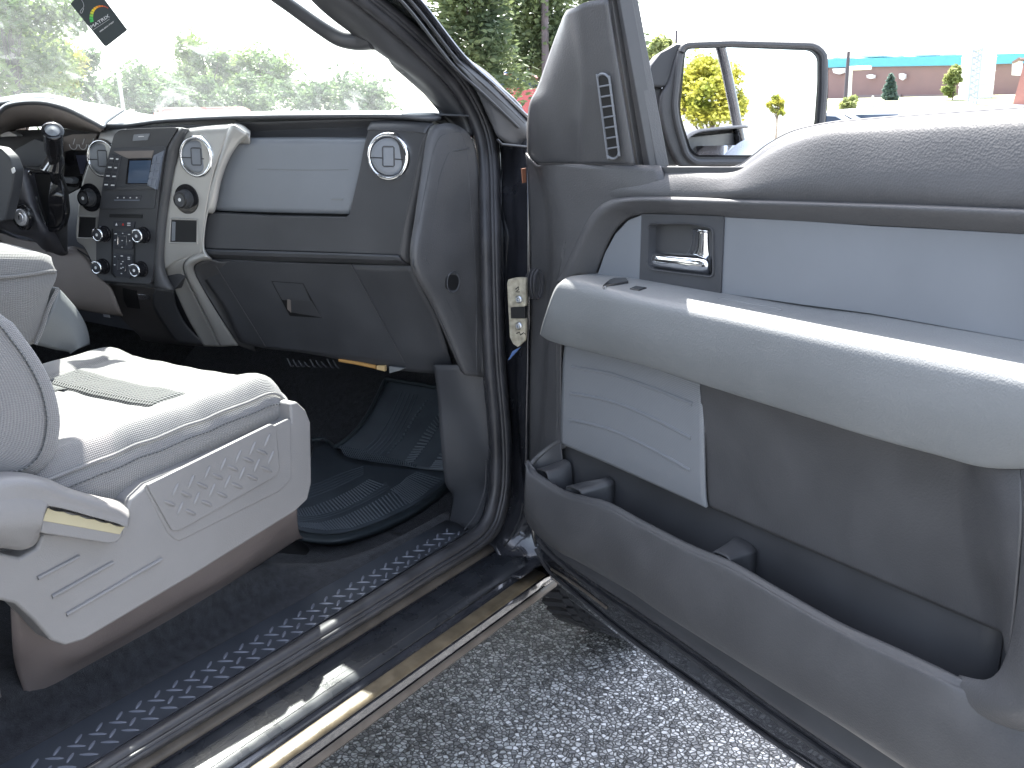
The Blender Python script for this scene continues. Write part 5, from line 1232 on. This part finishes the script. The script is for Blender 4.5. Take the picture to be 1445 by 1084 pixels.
# long warehouse
brick = mat('brown_siding', (.24,.155,.14), .8, var=(.06,1.2)); teal = mat('teal_fascia', (.10,.38,.46), .5, var=(.04,2)); pale = mat('pale_roof_units', (.6,.6,.62), .6)
wsp = mat('painted_steel_white', (.75,.75,.74), .5)
BD = 78.0
bA, bB = along(1100, BD*1.04), along(1500, BD*.96)
zb_ = min(bA.z, bB.z)-1.0
bx = (bB-bA); bx.z = 0; L_ = bx.length; bx.normalize(); by = Vector((-bx.y, bx.x, 0))
def bpt(px, py, off=0):
    r_ = ray(px, py); nrm = by; k = ((bA-CAM).dot(nrm)-off)/r_.dot(nrm); return CAM + r_*k
ware = empty('warehouse', (bA+bB)/2); ware.location.z = 0; tag(ware, 'long brown warehouse with a teal band along its eaves, beyond the lawn', 'warehouse')
def bquad(name, s, m_, off=0, t=.3, crop='B7'):
    pts = []
    for tok in s.split():
        x, y = [float(a) for a in tok.split(',')]; pts.append(bpt(*full(crop, x, y), off))
    q = MB(); q.prism(pts, by*t); return q.build(name, m_, ware)
bquad('wall', '-700,360 140,352 1000,338 1370,328 1700,325 1700,620 -700,620', brick, 0, 30)
bquad('eaves_band', '-700,305 140,300 700,285 1000,275 1410,262 1700,258 1700,325 1370,330 1000,342 140,357 -700,365', teal, .25, 31)
for s in ('330,250 515,245 515,282 330,288','690,262 760,245 870,250 870,275 690,280','590,255 620,250 640,282 590,284','150,285 200,283 200,295 150,297','890,262 990,255 990,274 890,277'):
    bquad('roof_unit', s, pale, -3, 4)
for s in ('163,365 245,362 240,392 205,402 170,392','392,408 420,402 445,408 442,428 418,432 394,426','608,400 628,395 650,402 648,430 630,442 610,430'):
    bquad('wall_lamp', s, wsp, .5, .3)
for i, (x0, x1) in enumerate(((340,620),(640,1000),(1215,1370))):
    bquad('low_panel', '%d,540 %d,536 %d,585 %d,585' % (x0,x1,x1,x0), mat('siding_base_%d' % i,(.24,.19,.18),.8), .15, .2)
# white tank in front of the warehouse
d = BD*.88; A = along(full('B7',998,500)[0],d); B = along(full('B7',1228,500)[0],d); c = (A+B)/2; r_ = (B-A).length/2
zt = ztop(*full('B7',1110,258), d); zb2 = ztop(*full('B7',1110,580), d)-.4
tk = empty('storage_tank', (c.x,c.y,zb2)); tag(tk, 'wide white storage tank standing in front of the warehouse', 'tank')
q = MB(); q.lathe(Vector((c.x,c.y,zb2)), Vector((0,0,1)), [(r_,0),(r_,zt-zb2-.3),(r_*.97,zt-zb2-.1),(r_*.3,zt-zb2),(.001,zt-zb2)], 40); q.build('shell', wsp, tk, smooth=40)
for k in range(4):
    q = MB(); q.lathe(Vector((c.x,c.y,zb2+(zt-zb2)*k/4+.5)), Vector((0,0,1)), [(r_+.01,0),(r_+.05,.03),(r_+.01,.06)], 40, cap=False); q.build('shell_band', pale, tk)
# lattice mast
d = BD*.80; c = along(full('B7',1100,400)[0], d); zt = ztop(*full('B7',1112,232), d); zb2 = ztop(*full('B7',1090,640), d)
mast = empty('lattice_mast', (c.x,c.y,zb2)); tag(mast, 'thin pale lattice mast standing in front of the wide white tank', 'mast')
q = MB(); h = zt-zb2
for s in ((-.22,-.12),(.22,-.12),(0,.25)): q.tube([c.xy.to_3d()+Vector((s[0],s[1],zb2)), c.xy.to_3d()+Vector((s[0],s[1],zt))], .05, 6)
q.build('mast_leg', mat('galvanised',(.35,.38,.45),.5), mast)
q = MB(); n = 16
for k in range(n):
    z0 = zb2+h*.2+h*.8*k/n; z1 = z0+h*.8/n; s = 1 if k % 2 else -1
    q.tube([Vector((c.x-.22*s,c.y-.12,z0)), Vector((c.x+.22*s,c.y-.12,z1))], .045, 5)
q.build('mast_brace', MATS['galvanised'], mast)
q = MB(); q.tube([Vector((c.x-.4,c.y,zt-.1)), Vector((c.x+.4,c.y,zt))], .12, 8); q.build('mast_head', pale, mast)
# street lamps / poles
def pole(px, y0, y1, d, r_, m_, name, label, cat_, crop='B7', head=False, lean=0, grp=None):
    X0, Y0 = full(crop, px, y0); X1, Y1 = full(crop, px, y1)
    c = along(X0, d); zt = ztop(X0, Y0, d); zb2 = min(ztop(X1, Y1, d), c.z+.3); 
    o = empty(name, (c.x,c.y,c.z)); tag(o, label, cat_, grp)
    q = MB(); q.tube([Vector((c.x,c.y,c.z-.1)), Vector((c.x+lean,c.y,zt))], [r_, r_*.7], 10); q.build('shaft', m_, o)
    if head:
        q = MB(); q.box((c.x+lean+RT.x*.5,c.y+RT.y*.5,zt), (1.2,.5,.2)); q.build('lamp_head', m_, o, bevel=.05)
    q = MB(); q.lathe(Vector((c.x,c.y,c.z)), Vector((0,0,1)), [(r_*2.2,0),(r_*2.2,.3),(r_*1.2,.4)], 12); q.build('base', pale, o)
    return o
dkm = mat('dark_pole',(.07,.06,.07),.6)
pole(248,250,620,48,.10,dkm,'utility_pole','slim dark pole in front of the left end of the warehouse','pole')
pole(268,362,600,60,.16,wsp,'lamp_post','white post with a short head beside the slim dark pole','lamp post',head=True)
pole(430,545,578,62,.08,wsp,'fence_post','short white post standing on the lawn in front of the warehouse','post')
# lamp post ahead, right of the windscreen pillar
pole(770,-160,160,24,.10,mat('weathered_brown_pole',(.13,.105,.11),.7),'lamp_post','tall brown lamp post rising in front of the big conifers','lamp post',crop='F')
pole(177,96,162,22,.05,wsp,'lamp_post','thin pale post seen through the windshield in front of the hedge trees','post',crop='F',lean=-.12)
pole(952,43,120,60,.10,dkm,'utility_pole','dark pole top standing above the small tree left of the side mirror','pole',crop='F')
# red-brown block at the right edge
rb = mat('red_brown_siding',(.34,.16,.125),.8,var=(.08,3))
d = 42; blk_ = empty('brick_block', tuple(along(1470,d))); tag(blk_, 'red-brown building corner at the right edge, nearer than the warehouse', 'building')
pts = []
for tok in '1436,190 1700,120 1700,620 1368,600'.split():
    x, y = [float(a) for a in tok.split(',')]; X_, Y_ = full('B7',x,y); p = along(X_, d); p.z = ztop(X_, Y_, d); pts.append(p)
dv = Vector((ray(1440,150).x, ray(1440,150).y, 0)).normalized()
q = MB(); q.prism([p-blk_.location for p in pts], dv*9); o = q.build('wall', rb, None); o.parent = blk_
pts = []
for tok in '1350,612 1370,602 1700,618 1700,640'.split():
    x, y = [float(a) for a in tok.split(',')]; X_, Y_ = full('B7',x,y); p = along(X_, d-1); p.z = ztop(X_, Y_, d-1); pts.append(p-blk_.location)
q = MB(); q.prism(pts, dv*2); o = q.build('base_course', pale, None); o.parent = blk_
q = MB(); q.box((0,0,0),(1.6,1.2,1.4)); 
hut = empty('white_cabin', tuple(bpt(*full('B7',1392,350),1.5))); tag(hut, 'small white cabin wall under a brown gable beside the red-brown block', 'cabin')
def hq(name, s, m_, off, t):
    pts = [bpt(*full('B7',*[float(a) for a in tok.split(',')]), off)-hut.location for tok in s.split()]; q = MB(); q.prism(pts, by*t); o = q.build(name, m_, None); o.parent = hut
hq('wall','1366,325 1410,300 1410,410 1362,408', wsp, 2.2, 1); hq('gable','1362,320 1412,288 1418,300 1366,330', brick, 2.6, 1.5)

# cars ------------------------------------------------------------------------
cargl = mat('car_glass',(.03,.045,.07),.08); 
def car(name, label, loc, heading, body_m, tall=1.0, L0=4.5, grp=None, suv=False):
    o = empty(name, tuple(loc)); o.rotation_euler = (0,0,heading); tag(o, label, 'car', grp)
    W0 = 1.8
    def part(nm, q, m_, parent=o, **k):
        ob = q.build(nm, m_, None, **k); ob.parent = parent; return ob
    if suv: prof = [(-2.2,.35),(-2.25,.75),(-2.15,1.0),(-1.95,1.05),(-1.75,1.62),(-1.5,1.70),(.3,1.68),(.6,1.6),(1.25,1.08),(2.1,.95),(2.25,.7),(2.2,.35)]
    else: prof = [(-2.25,.35),(-2.3,.7),(-2.2,.98),(-1.6,1.03),(-.95,1.40),(-.3,1.47),(.35,1.42),(1.1,1.0),(2.0,.85),(2.25,.65),(2.25,.35)]
    q = MB(); cols = []
    sp_ = [Vector((a,0,b_)) for a,b_ in prof]; sp_ = spl(sp_,4)
    for yy, k in ((-1,.90),(-.98,.97),(-.85,1),(0,1.01),(.85,1),(.98,.97),(1,.90)):
        col = []
        for p in sp_:
            tum = max(0, p.z-1.0)*.32; col.append(Vector((p.x, yy*(W0/2-tum), .35+(p.z-.35)*k if abs(yy)>.9 else p.z)))
        cols.append(col)
    q.grid(cols)
    for c_ in (cols[0], cols[-1]):
        vs = [q.bm.verts.new(p) for p in c_]; q.bm.faces.new(vs)
    body = part('body', q, body_m, smooth=50)
    top = [p for p in prof if p[1] > .96]
    for s in (-1,1):
        if suv: g_ = [(-1.85,1.12),(-1.62,1.52),(.35,1.52),(.95,1.14)]
        else: g_ = [(-1.35,1.06),(-.90,1.30),(-.3,1.37),(.3,1.33),(.85,1.04)]
        q = MB(); q.prism([Vector((a, s*(W0/2-max(0,b_-1.0)*.32+.012), b_)) for a,b_ in g_], Vector((0,-s*.03,0))); part('side_window', q, cargl)
    gl = [(( -1.80,1.12),(-1.70,1.55)),((.72,1.50),(1.15,1.16))] if suv else [((-1.5,1.10),(-1.02,1.36)),((.48,1.36),(1.0,1.08))]
    for (xa,za),(xb,zb3) in gl:
        off = Vector((.02 if xa>0 else -.02,0,.02)); q = MB(); q.prism([Vector((xa,-.66,za))+off,Vector((xa,.66,za))+off,Vector((xb,.60,zb3))+off,Vector((xb,-.60,zb3))+off], Vector((-off.x,0,-.02))); part('windscreen', q, cargl)
    for xx in (-1.35,1.4):
        for s in (-1,1):
            q = MB(); q.lathe(Vector((xx,s*.80,.33)), Vector((0,1,0)), [(.2,-.1),(.31,-.1),(.33,-.06),(.33,.06),(.31,.1),(.2,.1)], 28); w = part('wheel', q, rub)
            q = MB(); q.lathe(Vector((xx,s*.80,.33)), Vector((0,1,0)), [(.2,-.08),(.2,.08)], 20); part('rim', q, silver, w)
    for s in (-1,1):
        q = MB(); q.box((-2.2,s*.72,.85),(.12,.28,.14)); part('tail_light', q, redm, bevel=.02)
        q = MB(); q.box((2.12,s*.68,.72),(.2,.32,.12)); part('headlight', q, pale, bevel=.02)
    return o
white_p = mat('white_car_paint',(.75,.75,.74),.25,coat=1); red_p = mat('red_car_paint',(.45,.03,.02),.25,coat=1); grey_p = mat('silver_car_paint',(.45,.46,.48),.3,metal=.4,coat=1); blue_p = mat('blue_car_paint',(.05,.16,.4),.25,coat=1)
def put(px, pytop, d, hcar):
    p = along(px, d); return p
def carat(px, pytop, d, hd, m_, label, suv=False, grp=None):
    h = 1.70 if suv else 1.47
    p = along(px, d); p.z = ztop(px, pytop, d)-h
    return car('parked_car', label, p, hd, m_, suv=suv, grp=grp)
hd0 = math.atan2(bx.y, bx.x)
carat(1218,153,31,hd0+math.pi-.25,white_p,'white hatchback with red tail light, right of the side mirror',suv=True)
carat(1172,157,29,hd0+.2,white_p,'white sedan parked at the edge of the side mirror, partly hidden by the door')
carat(285,150,17,hd0-.5,red_p,'red car seen through the windshield in front of the hedge trees',suv=True)
carat(745,104,30,hd0+.4,red_p,'red car seen under the conifers between pillar and door')
carat(775,88,36,hd0+.3,blue_p,'blue car behind the red one under the conifers')
carat(905,108,40,hd0+.1,grey_p,'grey car glimpsed between the door frame and the side mirror',suv=True)

# trees -----------------------------------------------------------------------
def leafmat(name, col, col2):
    mt_ = bpy.data.materials.new(name); mt_.use_nodes = True; t = mt_.node_tree; b = t.nodes['Principled BSDF']
    oi = t.nodes.new('ShaderNodeTexCoord'); n = t.nodes.new('ShaderNodeTexNoise'); n.inputs['Scale'].default_value = 1.3; n.inputs['Detail'].default_value = 5; t.links.new(oi.outputs['Object'], n.inputs['Vector'])
    r_ = t.nodes.new('ShaderNodeValToRGB'); r_.color_ramp.elements[0].position = .38; r_.color_ramp.elements[0].color = (*col,1); r_.color_ramp.elements[1].position = .62; r_.color_ramp.elements[1].color = (*col2,1)
    t.links.new(n.outputs['Fac'], r_.inputs[0]); t.links.new(r_.outputs[0], b.inputs['Base Color']); b.inputs['Roughness'].default_value = .6
    tl = t.nodes.new('ShaderNodeBsdfTranslucent'); t.links.new(r_.outputs[0], tl.inputs[0]); mx = t.nodes.new('ShaderNodeMixShader'); mx.inputs[0].default_value = .4
    t.links.new(b.outputs[0], mx.inputs[1]); t.links.new(tl.outputs[0], mx.inputs[2]); t.links.new(mx.outputs[0], t.nodes['Material Output'].inputs[0]); return mt_
lf_green = leafmat('broad_leaves',(.09,.15,.05),(.20,.27,.06)); lf_yel = leafmat('yellow_green_leaves',(.16,.20,.03),(.36,.34,.05)); lf_con = leafmat('conifer_needles',(.075,.11,.06),(.16,.20,.08)); lf_dark = leafmat('dark_leaves',(.08,.13,.06),(.14,.20,.08)); lf_far = leafmat('sunlit_far_leaves',(.17,.22,.08),(.32,.35,.13)); lf_blue = leafmat('blue_spruce_needles',(.10,.16,.14),(.16,.22,.19))
bark = mat('bark',(.09,.07,.055),.9,bump=('noise',12,1,.03),var=(.3,4))
def tree(name, label, px, py0, py1, d, wpx, lm, kind='round', n=2600, leaf=.16, grp=None, base=None, pos=None, hh=None):
    if pos is None:
        c = along(px, d); zt = ztop(px, py0, d); zb2 = c.z if base is None else base
        rad = wpx/2/F*d*1.05
        zlow = max(zb2+.1, ztop(px, py1, d))
    else:
        c = pos; zb2 = c.z; zt = zb2+hh[0]; zlow = zb2+hh[1]; rad = hh[2]
    rs = random.Random(hash(label) % 9999 if False else int(abs(px)*7+d*13)+len(label))
    o = empty(name, (c.x,c.y,zb2)); tag(o, label, 'tree', grp)
    H_ = zt-zb2; q = MB(); tp = [Vector((0,0,0)),Vector((.02*H_,0,H_*.35)),Vector((0,.02*H_,H_*.65)),Vector((0,0,H_*.92))]
    q.tube(spl(tp,4), [max(.02*H_*(1-i/13),.02) for i in range(13)], 8)
    clumps = []
    if kind == 'round':
        for k in range(26):
            a = rs.random()*6.28; zz = rs.uniform(0,1); rr = rad*math.sqrt(rs.random())*math.sin(math.pi*(.12+.80*zz))**.6*rs.uniform(.6,1.25)
            clumps.append((Vector((rr*math.cos(a), rr*math.sin(a), (zlow-zb2)+(zt-zlow)*(.08+.84*zz))), rad*rs.uniform(.13,.36)))
    else:
        for k in range(34):
            zz = (k+.5)/34; a = k*2.4; w = rad*(1-zz)**(.8 if kind=='cone' else .45)*rs.uniform(.55,1)*(1 if kind=='cone' else rs.uniform(.5,1.0))
            clumps.append((Vector((w*.62*math.cos(a), w*.62*math.sin(a), (zlow-zb2)+(zt-zlow)*(zz*.97))), max(rad*.34*(1-zz*.7), .1*rad)))
    for c_, r_ in clumps[::2]:
        q.tube([Vector((0,0,max(.3*H_ if kind=='round' else c_.z*.96, c_.z*.6))), c_*.75+Vector((0,0,c_.z*.2)), c_], [.006*H_,.004*H_,.002*H_], 5)
    tr_ = q.build('trunk', bark, None); tr_.parent = o
    q = MB()
    for k in range(n):
        c_, r_ = clumps[rs.randrange(len(clumps))]
        v = Vector((rs.gauss(0,1),rs.gauss(0,1),rs.gauss(0,.75))).normalized()*r_*(rs.random()**.45*rs.choice((1,1,1,1.35)))
        p = c_+v; s = leaf*rs.uniform(.6,1.4)
        u = Vector((rs.gauss(0,1),rs.gauss(0,1),rs.gauss(0,.6))).normalized(); w = u.cross(Vector((rs.gauss(0,1),rs.gauss(0,1),rs.gauss(0,1)))).normalized()
        if kind != 'round': u = (Vector((c_.x,c_.y,0)).normalized()*1.2+u*.7).normalized() if c_.xy.length>.01 else u
        a, b_, c2, d2 = p-u*s, p+w*s*.45, p+u*s, p-w*s*.45
        vs = [q.bm.verts.new(x) for x in (a,b_,c2,d2)]; q.bm.faces.new(vs)
    cr = finish(q.bm, 'crown', lm, None, smooth=180); cr.parent = o
    return o
# seen through the windshield, left to right
tree('leafy_tree','big leafy tree filling the far left of the windshield',20,-120,170,15,210,lf_green,n=20000,leaf=.05,grp=None)
tree('leafy_tree','yellow-lit lower tree just right of the big tree on the left',72,62,170,18,90,lf_yel,n=7000,leaf=.055)
tree('leafy_tree','dark rounded tree behind the yellow-lit one, left of the thin pale post',112,72,170,22,90,lf_dark,n=7000,leaf=.065)
tree('leafy_tree','low wide dark tree right of the thin pale post',222,94,170,26,130,lf_dark,n=9000,leaf=.07)
tree('leafy_tree','pale distant tree rising above the middle of the windshield',292,52,150,34,90,lf_green,n=6000,leaf=.09)
tree('leafy_tree','low distant tree right of centre in the windshield',370,72,150,36,110,lf_green,n=6000,leaf=.09)
tree('leafy_tree','low faint tree near the grab handle end of the windshield',480,112,168,34,170,lf_dark,n=6000,leaf=.09)
tree('leafy_tree','low bush-like tree between the post tree and the middle of the windshield',335,112,168,28,120,lf_dark,n=7000,leaf=.075)
# conifers beyond the pillar
tree('conifer_tree','tall conifer left of the brown lamp post',668,-260,120,21,230,lf_con,kind='pine',n=15000,leaf=.085)
tree('conifer_tree','tall conifer directly behind the brown lamp post',760,-220,110,25,210,lf_con,kind='pine',n=14000,leaf=.095)
tree('conifer_tree','conifer to the right of the brown lamp post, half behind the door',850,-160,130,30,170,lf_con,kind='pine',n=9000,leaf=.11)
tree('leafy_tree','small bright tree left of the side mirror',930,48,135,48,60,lf_far,n=4500,leaf=.12)
tree('spruce_tree','small blue-green spruce in front of the warehouse',*full('B7',540,0)[:1],full('B7',0,402)[1],full('B7',0,585)[1],68,21,lf_blue,kind='cone',n=5000,leaf=.14)
tree('leafy_tree','slim yellow-green tree beside the wide white tank',full('B7',962,0)[0],full('B7',0,340)[1],full('B7',0,560)[1],66,24,lf_far,n=3500,leaf=.16)
tree('leafy_shrub','green shrub at the foot of the slim dark pole',full('B7',275,0)[0],full('B7',0,560)[1],full('B7',0,660)[1],40,25,lf_far,n=1600,leaf=.09)
# trees behind the photographer, caught in the side mirror
rdir = None
cdir = (CAM-MC).normalized(); refl = (mn*(2*mn.dot(cdir))-cdir)
def mirror_dir(px, py):
    p = hit(px, py, 'm', .015); d_ = (p-CAM).normalized(); return p, d_-mn*(2*d_.dot(mn))
p_, r_ = mirror_dir(1003,150); D_ = 26
k = D_/math.hypot(r_.x, r_.y); c = Vector((p_.x+r_.x*k, p_.y+r_.y*k, 0)); c.z = terr(c.x,c.y)
zz = [mirror_dir(1003,y) for y in (70,172)]; zz = [a.z + b.z*D_/math.hypot(b.x,b.y) for a, b in zz]
tree('leafy_tree','tree with yellow-green leaves reflected in the side mirror',0,0,0,0,0,lf_yel,n=12000,leaf=.07,pos=c,hh=(zz[0]-c.z,max(zz[1]-c.z,.2),1.15))
p_, r_ = mirror_dir(1096,165)
k = 70/math.hypot(r_.x, r_.y); c = Vector((p_.x+r_.x*k, p_.y+r_.y*k, 0)); c.z = terr(c.x,c.y)
tree('leafy_tree','far small tree reflected at the right of the side mirror',1,0,0,3,0,lf_yel,n=900,leaf=.15,pos=c,hh=(3.2,1.6,.6))
p_, r_ = mirror_dir(1040,200)
k = 20/math.hypot(r_.x, r_.y); c = Vector((p_.x+r_.x*k, p_.y+r_.y*k, 0)); c.z = terr(c.x,c.y)
car('parked_car','dark grey car reflected low in the side mirror',c,math.atan2(r_.y,r_.x)+1.4,grey_p)
